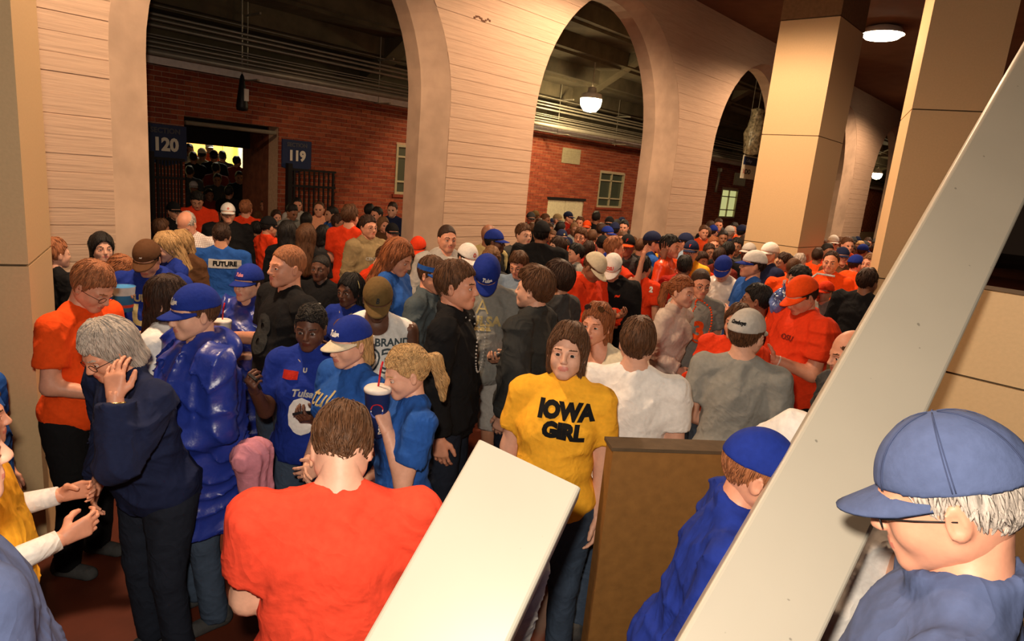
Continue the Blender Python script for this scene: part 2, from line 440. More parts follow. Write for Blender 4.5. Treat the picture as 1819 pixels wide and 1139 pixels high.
MB().box((-.05, -.02, DZ - .02), (2 * dw + .05, .04, DZ + .04)).build('lintel', M_BLACK, dr_)
MB().lathe([(.012, 0), (.012, .05)], 8, Matrix.Translation((dw - .07, .04, 1.0)) @ Matrix.Rotation(math.pi / 2, 4, 'X')).build('door_handle', M_GALV, dr_)
def vent(px0, py0, px1, py1, label):
    x0, x1 = wx(px0, py0), wx(px1, py0); z1, z0 = wz((px0 + px1) / 2, py0), wz((px0 + px1) / 2, py1)
    r = empty('wall_vent', (x0, YW - .03, z0), 0, label, 'vent')
    MB().box((0, 0, 0), (x1 - x0, .03, z1 - z0)).build('frame', M_FRAME, r)
    n = 7
    for k in range(n):
        zz = .03 + (z1 - z0 - .06) * k / n
        MB().box((.04, -.012, zz), (x1 - x0 - .04, .0, zz + (z1 - z0 - .06) / n * .6)).build('slat', M_FRAME, r)
vent(999, 264, 1031, 291, 'louvred vent set in the brick wall left of the dark window')
vent(1305, 308, 1325, 330, 'louvred vent high on the brick wall right of the lit window')
# roof ledge above bricks
struct(MB().box((-6, 10.75, ZW), (60, 11.5, ZW + .22)).build('trim_1', M_CONCD))

# --- portal passage through the brick wall, steps up to the floodlit stand
pas = MB()
YE = 12.35
pas.box((PX0 - .3, YW + .35, 0), (PX0, YE, 5)); pas2 = MB().box((PX1, YW + .35, 0), (PX1 + .3, YE, 5))
struct(pas2.build('wall_passage_right', mat('passage_brick', (.16, .045, .02), .9, 'plain', 8, .2, .3)))
struct(pas.build('wall_passage_left', mat('passage_brick', (.16, .045, .02), .9, 'plain', 8, .2, .3)))
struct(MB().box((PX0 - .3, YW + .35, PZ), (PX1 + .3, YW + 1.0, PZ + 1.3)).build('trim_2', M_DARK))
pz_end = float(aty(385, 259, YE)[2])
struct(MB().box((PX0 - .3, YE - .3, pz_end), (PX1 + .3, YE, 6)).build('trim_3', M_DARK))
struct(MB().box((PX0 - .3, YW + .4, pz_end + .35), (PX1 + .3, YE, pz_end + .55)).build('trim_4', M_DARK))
st = empty('staircase', (PX0, YW + .6, 0)); struct(st)
NST = 12
for k in range(NST):
    MB().box((0, k * .4, 0), (PX1 - PX0 if k < 2 else 6.5, k * .4 + .4, .055 * (k + 1))).build('step', M_CONCD, st)
MB().box((-3, NST * .4, 0), (PX1 - PX0 + 8, 9.5, .66)).build('landing', M_CONCD, st)
sw = struct(MB().box((PX0 - 2, 20.2, 0), (PX1 + 9, 20.5, 4.5)).build('wall_stand', mat('stand_cream', (.75, .66, .36), .8, 'plain', 3, .1, .2)))
MB().box((7.6, 20.1, 1.5), (8.9, 20.2, 3.6)).build('panel', mat('stand_orange', (.75, .30, .06), .7), sw)
MB().box((8.9, 20.05, 1.5), (9.35, 20.2, 3.6)).build('panel', mat('stand_yellow', (.8, .62, .08), .7), sw)
for k in range(3): MB().tube([(9.2 + .32 * k, 19.6, .6), (9.2 + .32 * k, 19.6, 4)], .05, 8).build('post', mat('post_cream', (.6, .5, .3), .6), sw, True)
rl = MB().tube([(PX1 - .06, YW - .0, PZ - .1), (PX0 + .02, YW - .0, PZ - .1)], .035, 8); tag(rl.build('header_pipe', M_PIPE), 'grey pipe across the head of the dark passage opening', 'pipe')
light('stand_floodlight', 'AREA', (8.8, 17.6, 5.2), 1100, (1, .93, .7), (8.9, 20.0, 1.8), 1.2)

# --- section signs
def section_sign(px, py, w_, num, label, brk=False):
    x, z = wx(px, py), wz(px, py); h_ = w_ * 1.02
    r = empty('section_sign', (x, YW - .05, z), 0, label, 'sign', )
    poly = [(-w_/2, h_*.42), (w_/2, h_*.42), (w_/2, -h_*.40), (w_*.25, -h_*.49), (0, -h_*.56), (-w_*.25, -h_*.49), (-w_/2, -h_*.40)]
    MB().prism(poly, 1, 0, .03).build('plate', M_BLUE, r)
    flat_text('lettering', 'SECTION', w_ * .17, (0, -.004, h_ * .27), mat('dim_letter', (.09, .09, .11), .6, 'flat'), r, bold=.004)
    flat_text('number', num, w_ * .42, (0, -.004, -h_ * .06), M_WHITE, r, bold=.012, sx=.95)
    return r
def text_mesh(txt, size, bold=0, ext=.001, shear=0, sx=1):
    c = bpy.data.curves.new('t', 'FONT'); c.body = txt; c.size = size; c.align_x = 'CENTER'; c.align_y = 'CENTER'
    c.offset = bold; c.extrude = ext; c.shear = shear; c.resolution_u = 3
    o = bpy.data.objects.new('t', c); COL.objects.link(o)
    me = bpy.data.meshes.new_from_object(o); bpy.data.objects.remove(o); bpy.data.curves.remove(c)
    if sx != 1:
        for v in me.vertices: v.co.x *= sx
    return me
def flat_text(name, txt, size, loc, m, parent, bold=0, rot=None, sx=1, shear=0):
    me = text_mesh(txt, size, bold, .002, shear, sx); me.materials.append(m)
    o = bpy.data.objects.new(name, me); COL.objects.link(o); o.parent = parent
    o.location = loc; o.rotation_euler = rot or (math.pi / 2, 0, 0)
    return o
section_sign(292, 253, .62, '120', 'blue shield sign reading SECTION 120 above the left gate')
section_sign(525, 274, .56, '119', 'blue shield sign reading SECTION 119 above the right gate')

# --- black bar gates folded against the brick
def gate(px0, px1, pyt, n, label, midrail=True):
    x0, x1 = wx(px0, pyt), wx(px1, pyt); zt = wz((px0 + px1) / 2, pyt)
    r = empty('bar_gate', (x0, YW - .12, 0), 0, label, 'gate'); W_ = x1 - x0
    for k in range(n):
        x = .05 + (W_ - .1) * k / (n - 1); t = .022 if 0 < k < n - 1 else .035
        MB().box((x - t / 2, -t / 2, .05), (x + t / 2, t / 2, zt)).build('bar', M_BLACK, r)
    for z in (.15, zt * .5, zt * .87, zt): MB().box((0, -.02, z - .02), (W_, .02, z + .02)).build('rail', M_BLACK, r)
    MB().box((0 - .09, -.05, 0), (0 - .01, .05, zt + .1)).build('post', M_BLACK, r)
gate(268, 322, 282, 8, 'black barred gate nearest the left pier, half cut by it')
gate(512, 590, 303, 9, 'wider black barred gate right of the dark passage')

# --- tray, pipes, hangers
tz1 = wz(262, 97, 10.5); tz0 = wz(262, 112, 10.5)
tray = MB().box((-4, 10.5, tz0), (50, 10.53, tz1)); tray.box((-4, 10.5, tz0), (50, 10.68, tz0 + .01))
tag(tray.build('cable_tray', M_GALV), 'long bright metal cable tray running along above the bricks', 'cable tray')
pyl = [6, 22, 31, 42, 59, 64, 72, 80, 90]
names = ['topmost thin wire conduit above the cable tray', 'second conduit down, thick grey, above the tray', 'third conduit down above the tray', 'fourth conduit down above the tray, brightest',
         'upper one of the thin pair of conduits above the tray', 'lower one of the thin pair of conduits above the tray', 'thick round duct pipe just above the tray', 'dark thin conduit near the tray', 'fat painted pipe resting right above the tray']
rr = [.008, .02, .02, .024, .01, .01, .02, .016, .05]
for i, p in enumerate(pyl):
    z = wz(262, p, 10.3); y = 10.3 - .05 * (i % 3)
    z = wz(262, p, y)
    o = MB().tube([(-4, y, z), (22, y, z), (50, y, z)], rr[i], 8).build('conduit', M_PIPE, smooth=True); tag(o, names[i], 'pipe', None)
hang = [(440, 118), (672, 182), (990, 234), (1092, 258), (1325, 300)]
hn = ['thin rod hanger beside the hanging loudspeaker', 'thin rod hanger near the right side of the first arch', 'thin rod hanger left of the glowing lamp', 'thin rod hanger right of the glowing lamp', 'thin rod hanger in the third arch']
for (px, py), l in zip(hang, hn):
    P = aty(px, py, 10.45)
    o = MB().tube([(P[0], 10.45, P[2] - .02), (P[0], 10.45, P[2] + 1.3)], .008, 6); o.box((P[0] - .02, 10.1, tz0 - .02), (P[0] + .02, 10.55, tz0)); o.box((P[0]-.015, 10.05, P[2]+.72), (P[0]+.015, 10.5, P[2]+.75))
    tag(o.build('rod_hanger', M_PIPE), l, 'hanger')
# hanging speaker/camera unit
P = aty(430, 165, 10.4)
r = empty('hanging_loudspeaker', tuple(P), 0, 'small dark loudspeaker hanging below the cable tray in the first arch', 'loudspeaker')
MB().lathe([(.01, .28), (.03, .24), (.09, -.2), (.08, -.26), (.01, -.27)], 12).build('horn', M_BLACK, r, True)
MB().box((-.012, -.1, -.12), (.06, -.08, .06)).build('grille', M_GALV, r)
MB().tube([(0, 0, .28), (0, 0, 1.6)], .01, 6).build('rod', M_PIPE, r)
P = aty(1287, 320, 10.7)
r = empty('downpipe', (P[0], 10.94, P[2]), 0, 'short grey downpipe on the brick left above the lit window', 'pipe')
MB().tube([(0, 0, .3), (0, 0, .05), (-.05, 0, -.3), (-.05, 0, -.45)], .045, 8).build('pipe', M_PIPE, r, True)
MB().box((-.07, -.06, .28), (.07, .06, .4)).build('junction_box', M_PIPE, r)

# --- underside of the raked stand behind the arcade
r = empty('ceiling_stand', (0, 0, 0)); struct(r)
for k in range(12):
    y1 = 11.4 - k * .75; z1 = 4.25 + k * .36
    if y1 < 6.9: break
    MB().box((-6, y1 - .75, z1), (60, y1, z1 + .14)).build('stand_tread', M_CONCD, r)
    MB().box((-6, y1 - .16, z1 - .30), (60, y1, z1)).build('stand_riser', M_CONCD, r)
MB().box((-6, 11.3, ZW + .2), (60, 11.5, 4.6)).build('stand_riser', M_CONCD, r)
for x in (-2, 7.6, 13.2, 18.6, 24, 29.5, 35, 40):
    MB().prism([(11.3, 3.8), (6.9, 6.2), (6.9, 6.7), (11.3, 4.3)], 0, x, x + .3).build('raker_beam', M_CONCD, r)

# --- lamps
def back_lamp(P, label, visible=True, power=240):
    r = empty('bay_lamp', tuple(P), 0, label, 'lamp', None, 1.3)
    MB().lathe([(.03, .22), (.07, .2), (.08, .12), (.17, .10), (.185, .02)], 20, None, False).build('reflector', M_GALV, r, True)
    MB().lathe([(.18, .03), (.185, 0), (.17, -.10), (.11, -.18), (.01, -.2)], 20).build('globe', M_LAMP, r, True)
    MB().tube([(0, 0, .2), (0, 0, .7)], .012, 6).build('stem', M_PIPE, r)
    light('bay_lamp_light', 'POINT', (P[0], P[1], P[2] - .36), power, (1, .78, .42), None, .12)
LB = aty(1050, 178, 9.2)
back_lamp(LB, 'bright globe lamp hanging in the middle arch', power=230)
P = aty(1558, 309, 9.4); back_lamp(P, 'tiny far lamp seen through the furthest narrow arch', power=200)
# fixtures on the front ceiling
def down_lamp(x, y, label, power=260, on=True):
    r = empty('ceiling_lamp', (x, y, 5.78), 0, label, 'lamp', None, 1.6)
    MB().lathe([(.1, 0), (.2, -.03), (.24, -.10)], 20, None, False).build('housing', M_GALV, r, True)
    MB().lathe([(.23, -.095), (.18, -.14), (.01, -.16)], 20).build('lens', M_LAMP, r, True)
    light('ceiling_lamp_light', 'SPOT', (x, y, 5.48), power, WARM, (x, y, 0), .15, 165, .35)
Pl = atz(1568, 58, 5.66)
down_lamp(Pl[0], Pl[1], 'glaring round lamp on the brown ceiling', 950)
down_lamp(Pl[0] - 6.5, Pl[1] + .3, 'ceiling lamp nearer, above the crowd, out of the frame', 1150)
down_lamp(Pl[0] - 13, Pl[1] + .2, 'ceiling lamp above the left pillar, out of the frame', 900)
down_lamp(Pl[0] + 7.5, Pl[1], 'far ceiling lamp down the concourse', 900)

down_lamp(9.0, -1.2, 'added fill lamp on the right side of the concourse, out of the frame', 380)  # added, unseen: brightens the right-hand face of the tan pillar
down_lamp(18.0, -.8, 'added fill lamp on the far right side, out of the frame', 380)  # another added lamp, unseen, giving more light from the right
# banner hanging in the third arch, with a wrapped bundle above
P0 = aty(1322, 275, 7.6); P1 = aty(1356, 322, 7.6)
r = empty('hanging_banner', (P0[0], 7.6, P1[2]), 0, 'white banner with blue top hanging in the third arch', 'banner')
W_ = 1.0; H_ = P0[2] - P1[2]
MB().box((0, 0, 0), (W_, .02, H_)).build('panel', mat('banner_white', (.72, .66, .5), .6), r)
for q in (.05, W_ - .05): MB().tube([(q, .01, H_), (q, .01, H_ + 3.1)], .006, 6).build('rope', M_PIPE, r)
MB().box((.03, -.006, H_ * .6), (W_ - .02, 0, H_ - .03)).build('blue_field', M_BLUE, r)
flat_text('lettering', 'DO', .17, (.36, -.01, H_ * .3), M_BLACK, r, bold=.004, sx=1.3)
flat_text('lettering', '✕', .16, (.12, -.01, H_ * .3), mat('red_mark', (.5, .08, .04), .6, 'flat'), r)
flat_text('lettering', 'College', .12, (.34, -.012, H_ * .78), mat('banner_grey', (.3, .35, .5), .6, 'flat'), r, shear=.3)
r = empty('wrapped_bundle', (P0[0] + .42, 7.6, P0[2] + .02), 0, 'tall pale plastic-wrapped bundle above the white banner', 'bundle')
pf = [(.05, 0), (.22, .05), (.20, .3), (.25, .55), (.2, .8), (.12, 1.05), (.16, 1.15), (.05, 1.2)]
V = []; F = []; n = 20
for r_, z in pf:
    for k in range(n): q = r_ * (1 + .18 * math.sin(k * 5 + z * 9)); V.append((q * math.cos(2*math.pi*k/n), q * math.sin(2*math.pi*k/n), z))
for i in range(len(pf)-1):
    for k in range(n): F.append((i*n+k, i*n+(k+1)%n, (i+1)*n+(k+1)%n, (i+1)*n+k))
MB().add(V, F).build('wrap', mat('clear_wrap', (.5, .42, .28), .2, 'plain', 14, .8, .7, spec=.8), r, True)
MB().tube([(0, 0, 1.15), (0, 0, 2.1)], .01, 6).build('rope', M_PIPE, r)
print('setting', round(time.time() - T0, 1))

# ================================================================== PEOPLE: distance-field sculpting
def rx(a): c, s = math.cos(a), math.sin(a); return np.array([[1,0,0],[0,c,-s],[0,s,c]])
def ry(a): c, s = math.cos(a), math.sin(a); return np.array([[c,0,s],[0,1,0],[-s,0,c]])
def rz(a): c, s = math.cos(a), math.sin(a); return np.array([[c,-s,0],[s,c,0],[0,0,1]])
class Fld:
    def __init__(s, lo, hi, res):
        s.ax = [np.arange(l, h + res, res) for l, h in zip(lo, hi)]
        s.F = np.full([len(a) for a in s.ax], .5); s.res = res
    def sub(s, lo, hi):
        sl = tuple(slice(max(0, np.searchsorted(a, l) - 1), np.searchsorted(a, h) + 1) for a, l, h in zip(s.ax, lo, hi))
        if any(q.stop <= q.start for q in sl): return None, None
        g = (s.ax[0][sl[0]][:, None, None], s.ax[1][sl[1]][None, :, None], s.ax[2][sl[2]][None, None, :])
        return sl, g
    def put(s, sl, d, k, mode):
        A = s.F[sl]
        if mode == '+':
            h = np.maximum(k - np.abs(A - d), 0) / k; s.F[sl] = np.minimum(A, d) - h * h * k / 4
        elif mode == '-':
            d = -d; h = np.maximum(k - np.abs(A - d), 0) / k; s.F[sl] = np.maximum(A, d) + h * h * k / 4
        elif mode == '&': s.F[sl] = np.maximum(A, d)
    def cone(s, a, b, ra, rb=None, k=.02, mode='+', cut=None):
        rb = ra if rb is None else rb; a = np.asarray(a, float); b = np.asarray(b, float); m = max(ra, rb) + k * 1.3 + s.res
        sl, g = s.sub(np.minimum(a, b) - m, np.maximum(a, b) + m)
        if sl is None: return s
        ab = b - a; L2 = ab.dot(ab) + 1e-12
        p = [g[i] - a[i] for i in range(3)]
        t = np.clip((p[0]*ab[0] + p[1]*ab[1] + p[2]*ab[2]) / L2, 0, 1)
        d = np.sqrt((p[0]-t*ab[0])**2 + (p[1]-t*ab[1])**2 + (p[2]-t*ab[2])**2) - (ra + (rb - ra) * t)
        if cut is not None:
            c, n = cut; d = np.maximum(d, (g[0]-c[0])*n[0] + (g[1]-c[1])*n[1] + (g[2]-c[2])*n[2])
        s.put(sl, d, k, mode); return s
    def ell(s, c, r, R=None, k=.02, mode='+', cut=None):
        c = np.asarray(c, float); r = np.asarray(r, float); m = r.max() + k * 1.3 + s.res if R is not None else r + k * 1.3 + s.res
        sl, g = s.sub(c - m, c + m)
        if sl is None: return s
        p = [g[i] - c[i] for i in range(3)]
        if R is not None: p = [R[0, i]*p[0] + R[1, i]*p[1] + R[2, i]*p[2] for i in range(3)]
        q0 = np.sqrt((p[0]/r[0])**2 + (p[1]/r[1])**2 + (p[2]/r[2])**2) + 1e-9
        q1 = np.sqrt((p[0]/r[0]**2)**2 + (p[1]/r[1]**2)**2 + (p[2]/r[2]**2)**2) + 1e-9
        d = q0 * (q0 - 1) / q1
        if cut is not None: d = np.maximum(d, cut(*g))
        s.put(sl, d, k, mode); return s
    def G(s): return s.ax[0][:, None, None], s.ax[1][None, :, None], s.ax[2][None, None, :]
    def mesh(s):
        F = s.F; ax = s.ax; nx, ny, nz = F.shape
        F[0] = F[-1] = .5; F[:, 0] = F[:, -1] = .5; F[:, :, 0] = F[:, :, -1] = .5
        I = F < 0
        cnt = np.zeros((nx-1, ny-1, nz-1), np.int8)
        for dx in (0, 1):
            for dy in (0, 1):
                for dz in (0, 1): cnt += I[dx:nx-1+dx, dy:ny-1+dy, dz:nz-1+dz]
        ci = np.argwhere((cnt > 0) & (cnt < 8)); idx = np.full(cnt.shape, -1, np.int32); idx[tuple(ci.T)] = np.arange(len(ci))
        acc = np.zeros((len(ci), 3)); num = np.zeros(len(ci))
        for axis in range(3):
            o = [i for i in range(3) if i != axis]
            for u in (0, 1):
                for v in (0, 1):
                    a = ci.copy(); a[:, o[0]] += u; a[:, o[1]] += v; b = a.copy(); b[:, axis] += 1
                    fa = F[tuple(a.T)]; fb = F[tuple(b.T)]; m = (fa < 0) != (fb < 0)
                    t = np.where(m, fa / np.where(m, fa - fb, 1), 0)
                    for q in range(3):
                        pa = ax[q][a[:, q]]
                        if q == axis: pa = pa + t * (ax[q][b[:, q]] - pa)
                        acc[:, q] += np.where(m, pa, 0)
                    num += m
        V = acc / np.maximum(num, 1)[:, None]
        Q = []
        for axis in range(3):
            sl0 = [slice(None)] * 3; sl1 = [slice(None)] * 3; sl0[axis] = slice(0, -1); sl1[axis] = slice(1, None)
            A = I[tuple(sl0)]; B = I[tuple(sl1)]; e = np.argwhere(A != B)
            o1, o2 = [(1, 2), (2, 0), (0, 1)][axis]
            e = e[(e[:, o1] > 0) & (e[:, o2] > 0) & (e[:, o1] < F.shape[o1]-1) & (e[:, o2] < F.shape[o2]-1)]
            ins = A[tuple(e.T)]
            def c(d1, d2): q = e.copy(); q[:, o1] += d1; q[:, o2] += d2; return idx[tuple(q.T)]
            q = np.stack([c(-1, -1), c(0, -1), c(0, 0), c(-1, 0)], 1)
            q[~ins] = q[~ins][:, ::-1]; Q.append(q)
        return V, np.concatenate(Q).astype(np.int32)

# ---------------- head template (origin at the neck pivot, face towards +Y, metres)
EYE = (.0315, .079, .085)
_heads = {}
def head_template(sex, lod, mood=''):
    key = (sex, lod, mood)
    if key in _heads: return _heads[key]
    res = {0: .0053, 1: .0088, 2: .014}[lod]
    f = Fld((-.115, -.14, -.07), (.115, .15, .24), res); fm = sex == 'f'
    f.ell((0, -.008, .118), (.076, .097, .094), k=.01)
    f.ell((0, .022, .058), (.060 if not fm else .056, .072, .076), k=.04)
    f.cone((-.045, .01, .035), (-.012, .072, .0), .022, .02, k=.03); f.cone((.045, .01, .035), (.012, .072, .0), .022, .02, k=.03)
    f.cone((-.01, .078, -.001), (.01, .078, -.001), .017 if not fm else .015, k=.015)
    for s in (-1, 1):
        f.ell((s*.038, .058, .055), (.024, .028, .028), k=.02)
        f.cone((s*.048, .074, .104), (s*.014, .090, .107), .008 if not fm else .006, .008 if not fm else .006, k=.018)
        f.ell((s*EYE[0], .098, .0865), (.019, .0165, .0125), k=.010, mode='-')
    f.cone((0, .094, .095), (0, .113, .060), .0075, .0105, k=.012)
    for s in (-1, 1): f.ell((s*.0105, .106, .056), (.007, .009, .0065), k=.006)
    f.ell((0, .086, .030), (.026, .017, .020), k=.014)
    if lod < 2:
        op = .0045 if mood == 'open' else .0016
        for s in (-1, 1): f.cone((0, .101, .0278), (s*.022, .095, .0298 if mood != 'open' else .0325), op, op*.6, k=.004, mode='-')
        f.cone((-.017, .099, .0335), (.017, .099, .0335), .0045, k=.004); f.cone((-.015, .098, .0232), (.015, .098, .0232), .0052, k=.004)
    for s in (-1, 1):
        R = rz(s*-.35) @ ry(s*.1)
        f.ell((s*.080, -.004, .078), (.008, .019, .031), R, k=.008)
        if lod < 2: f.ell((s*.088, .0, .080), (.006, .011, .020), R, k=.004, mode='-')
    f.cone((0, -.018, .06), (0, -.010, .010), .053 if not fm else .046, .040 if not fm else .036, k=.03)
    V, Q = f.mesh()
    c = V[Q].mean(1); mi = np.zeros(len(Q), np.int32)
    lips = (np.abs(c[:, 0]) < .0235) & (c[:, 1] > .088) & (np.abs(c[:, 2] - .0285) < .0105 - .004 * np.abs(c[:, 0]) / .0235) & (c[:, 1] > .075)
    if lod < 2: mi[lips] = 1
    if lod < 2:
        ax_ = np.abs(c[:, 0]); bro = (np.abs(ax_ - .033) < .018) & (c[:, 1] > .06) & (np.abs(c[:, 2] - (.1085 + .0035*np.sin(np.clip((ax_ - .015)/.036, 0, 1)*2.6) - .10*np.maximum(ax_ - .04, 0))) < ((.0036 if sex == 'm' else .0024) if lod == 0 else .0042))
        mi[bro] = 4
    else:
        ey = (np.abs(np.abs(c[:, 0]) - .031) < .012) & (c[:, 1] > .06) & (np.abs(c[:, 2] - .088) < .010)
        mi[ey] = 3
    Vs, Qs, Ms = [V], [Q], [mi]; n = len(V)
    if lod < 2:
        ns, nr = (14, 9) if lod == 0 else (9, 6)
        for s in (-1, 1):
            vv = []; mm = []; qq = []
            for i in range(nr + 1):
                ph = math.pi * i / nr
                for j in range(ns):
                    th = 2 * math.pi * j / ns
                    vv.append((s*EYE[0] + .0128*math.sin(ph)*math.cos(th), EYE[1] + .0128*math.cos(ph), EYE[2] + .0128*math.sin(ph)*math.sin(th)))
            for i in range(nr):
                for j in range(ns):
                    qq.append((n+i*ns+j, n+i*ns+(j+1)%ns, n+(i+1)*ns+(j+1)%ns, n+(i+1)*ns+j)); mm.append(3 if (i + .5) * math.pi / nr < .66 else 2)
            Vs.append(np.array(vv)); Qs.append(np.array(qq, np.int32)); Ms.append(np.array(mm)); n += len(vv)
            # upper and lower lid as small tubes
            for zc, rr_, bow in ((.0928, .0027, .0062), (.0782, .0020, -.0040)):
                if mood == 'down' and bow > 0: zc, rr_ = .0875, .0062
                m = MB(); pts = [(s*(EYE[0] + .0165*math.cos(a)), EYE[1] + .0135 - .008*abs(math.cos(a)), zc - .004*(1 if bow > 0 else -1) + bow*math.sin(a)) for a in np.linspace(0, math.pi, 7)]
                m.tube(pts, rr_, 6); fs = [q_ for q_ in m.f if len(q_) == 4]
                Vs.append(np.array(m.v)); Qs.append(np.array(fs, np.int32) + n); Ms.append(np.zeros(len(fs), int)); n += len(m.v)
    _heads[key] = (np.concatenate(Vs), np.concatenate(Qs), np.concatenate(Ms)); return _heads[key]

# ---------------- hands (right hand; wrist at the origin, fingers +Y, palm faces -Z, thumb on -X)
_hands = {}
def hand_template(kind, lod):
    key = (kind, lod)
    if key in _hands: return _hands[key]
    res = {0: .0064, 1: .0112, 2: .016}[lod]
    f = Fld((-.10, -.06, -.11), (.07, .22, .05), res)
    curl = {'flat': (.12, .1, .08), 'relax': (.35, .4, .3), 'grip': (.75, 1.0, .7), 'fist': (1.3, 1.5, .9), 'hold': (.5, .8, .6)}[kind]
    f.cone((0, -.05, 0), (0, .015, 0), .026, .024, k=.01)
    xs = (-.030, -.0105, .0095, .028); ln = ((.042, .026, .021), (.046, .029, .022), (.042, .027, .021), (.033, .021, .019)); wdt = (.0092, .0095, .009, .008)
    for i in range(4):
        kn = np.array([xs[i], .088 - .004*abs(i-1), 0]); f.cone((xs[i]*.55, .012, 0), kn, .015, .0125, k=.016)
        p = kn; a = 0; sp = (i-1.4)*.07
        for j in range(3):
            a += curl[j] * (1 + .08*i); d = np.array([math.sin(sp)*math.cos(a), math.cos(sp)*math.cos(a), -math.sin(a)])
            q = p + d*ln[i][j]; f.cone(p, q, wdt[i]*(1-.08*j), wdt[i]*(1-.08*(j+1)), k=.004); p = q
    p = np.array([-.018, .018, -.006])
    if kind in ('grip', 'hold'): ds = [(-.62, .55, -.55), (-.1, .75, -.65), (.25, .75, -.6)]
    elif kind == 'fist': ds = [(-.4, .75, -.5), (.3, .75, -.6), (.75, .5, -.4)]
    else: ds = [(-.72, .65, -.25), (-.35, .9, -.2), (-.2, .95, -.2)]
    for d, L, r in zip(ds, (.042, .032, .026), (.0155, .0125, .011)):
        d = np.array(d); d = d/np.linalg.norm(d); q = p + d*L; f.cone(p, q, r, r*.84, k=.008); p = q
    _hands[key] = f.mesh(); return _hands[key]

# ---------------- skeleton
H0 = 1.75
POSES = {  # elbow direction, forearm direction, palm normal, hand kind  (x outward, y forward, z up)
 'down': ((.16, -.05, -1), (.03, .18, -1), (-1, 0, 0), 'relax'),
 'phone': ((.10, .18, -1), (-.42, .90, .28), (-.25, -.5, 1), 'hold'),
 'phonelow': ((.14, .12, -1), (-.45, .85, -.12), (-.2, -.3, 1), 'hold'),
 'cup': ((.16, .05, -1), (-.25, .95, .22), (-1, .0, 0), 'hold'),
 'cuphigh': ((.18, .35, -.9), (-.55, .55, .75), (-.9, .4, 0), 'hold'),
 'pocket': ((.33, -.22, -1), (-.15, .32, -1), (-1, 0, 0), 'relax'),
 'crossed': ((.16, .16, -1), (-.98, .45, .10), (-.2, -1, 0), 'flat'),
 'ear': ((.30, .85, -.42), (-.30, -.42, 1.0), (-.6, -.8, 0), 'relax'),
 'raised': ((.75, .40, -.35), (.0, .12, 1), (0, 1, 0), 'flat'),
 'folded': ((.12, .04, -1), (-.55, .70, -.38), (-.3, -1, 0), 'relax'),
 'show': ((.20, .20, -1), (.0, .75, .75), (-.5, -.9, .1), 'grip'),
 'point': ((.15, .2, -1), (-.6, .75, .3), (-.3, -.8, -.3), 'relax'),
 'none': ((.10, -.02, -1), (.0, .1, -1), (-1, 0, 0), 'relax'),
}
def unit(v): v = np.asarray(v, float); return v / np.linalg.norm(v)
def skeleton(sp):
    lean = math.radians(sp.get('lean', 0)); roll = math.radians(sp.get('roll', 0)); RT = ry(roll) @ rx(-lean)
    pel = np.array([0, 0, .53]) * H0
    def P(x, y, z): return pel + RT @ (np.array([x, y, z]) * H0 - pel)
    sk = dict(P=P, RT=RT); w = sp.get('w', 1.0); sk['w'] = w; fm = sp['sex'] == 'f'
    sh = (.106 if not fm else .092) * (1 + (w - 1) * .5)
    sk['arms'] = []
    for s, pose in ((1, sp.get('ra', 'down')), (-1, sp.get('la', 'down'))):
        e, fa, pn, hk = POSES[pose] if isinstance(pose, str) else pose
        A = P(s * sh, -.004, .808); m = np.array([s, 1, 1])
        E = A + RT @ (unit(e) * m) * .166 * H0; fd = RT @ (unit(fa) * m); Wp = E + fd * .142 * H0
        sk['arms'].append((s, A, E, Wp, fd, RT @ (unit(pn) * m), hk))
    nb = P(0, -.004, .872); hy, hp = math.radians(sp.get('hy', 0)), math.radians(sp.get('pt', 0)); hr = math.radians(sp.get('hr', 0))
    RH = rz(hy) @ rx(-hp - lean * .4) @ ry(hr)
    sk['nb'] = nb; sk['RH'] = RH
    fwd = sp.get('step', 0)
    sk['legs'] = []
    for s in (1, -1):
        st = fwd * s
        sk['legs'].append((s, np.array([s*.052*w, 0, .50])*H0, np.array([s*.062, .015 + .05*st, .285])*H0, np.array([s*.066, -.012 + .10*st, .045])*H0))
    return sk
def torso(f, sk, sp, fit, k=.05, belly=1.0):
    P, RT, w = sk['P'], sk['RT'], sk['w']; fm = sp['sex'] == 'f'; h = H0; bel = sp.get('belly', 1.0)
    f.ell(P(0, .0, .738), np.array([.090*w + (0 if not fm else -.010), .060 + .022*(w-1), .092])*h + fit, RT, k=k)
    f.ell(P(0, .012*bel, .635), np.array([.086*w - (.006 if fm else 0), .064*bel*w, .095])*h + fit, RT, k=k)
    f.ell(P(0, -.002, .545), np.array([.093*w, .068*w, .065])*h + fit, RT, k=k)
    sh = (.106 if not fm else .092) * (1 + (w - 1) * .5)
    if fit > 0: f.cone(P(0, -.024, .79), P(0, -.022, .832), .034*h, .028*h, k=.04)
    for s in (1, -1):
        f.cone(P(s*.028, -.012, .838), P(s*sh*.95, -.005, .806), .026*h + fit*.6, .024*h + fit*.8, k=k*.8)
        if fm: f.ell(P(s*.040*w, .044, .728), np.array([.036, .032, .036])*h*w + fit*.8, RT, k=.07)
def legsf(f, sk, fit, r0=.052, upto=2, fl=0):
    w = sk['w']
    for s, a, b, c in sk['legs']:
        f.cone(a, b, r0*H0*w + fit, .034*H0 + fit, k=.03)
        if upto > 1: f.cone(b, c, .033*H0 + fit, .024*H0 + fit + fl, k=.02)
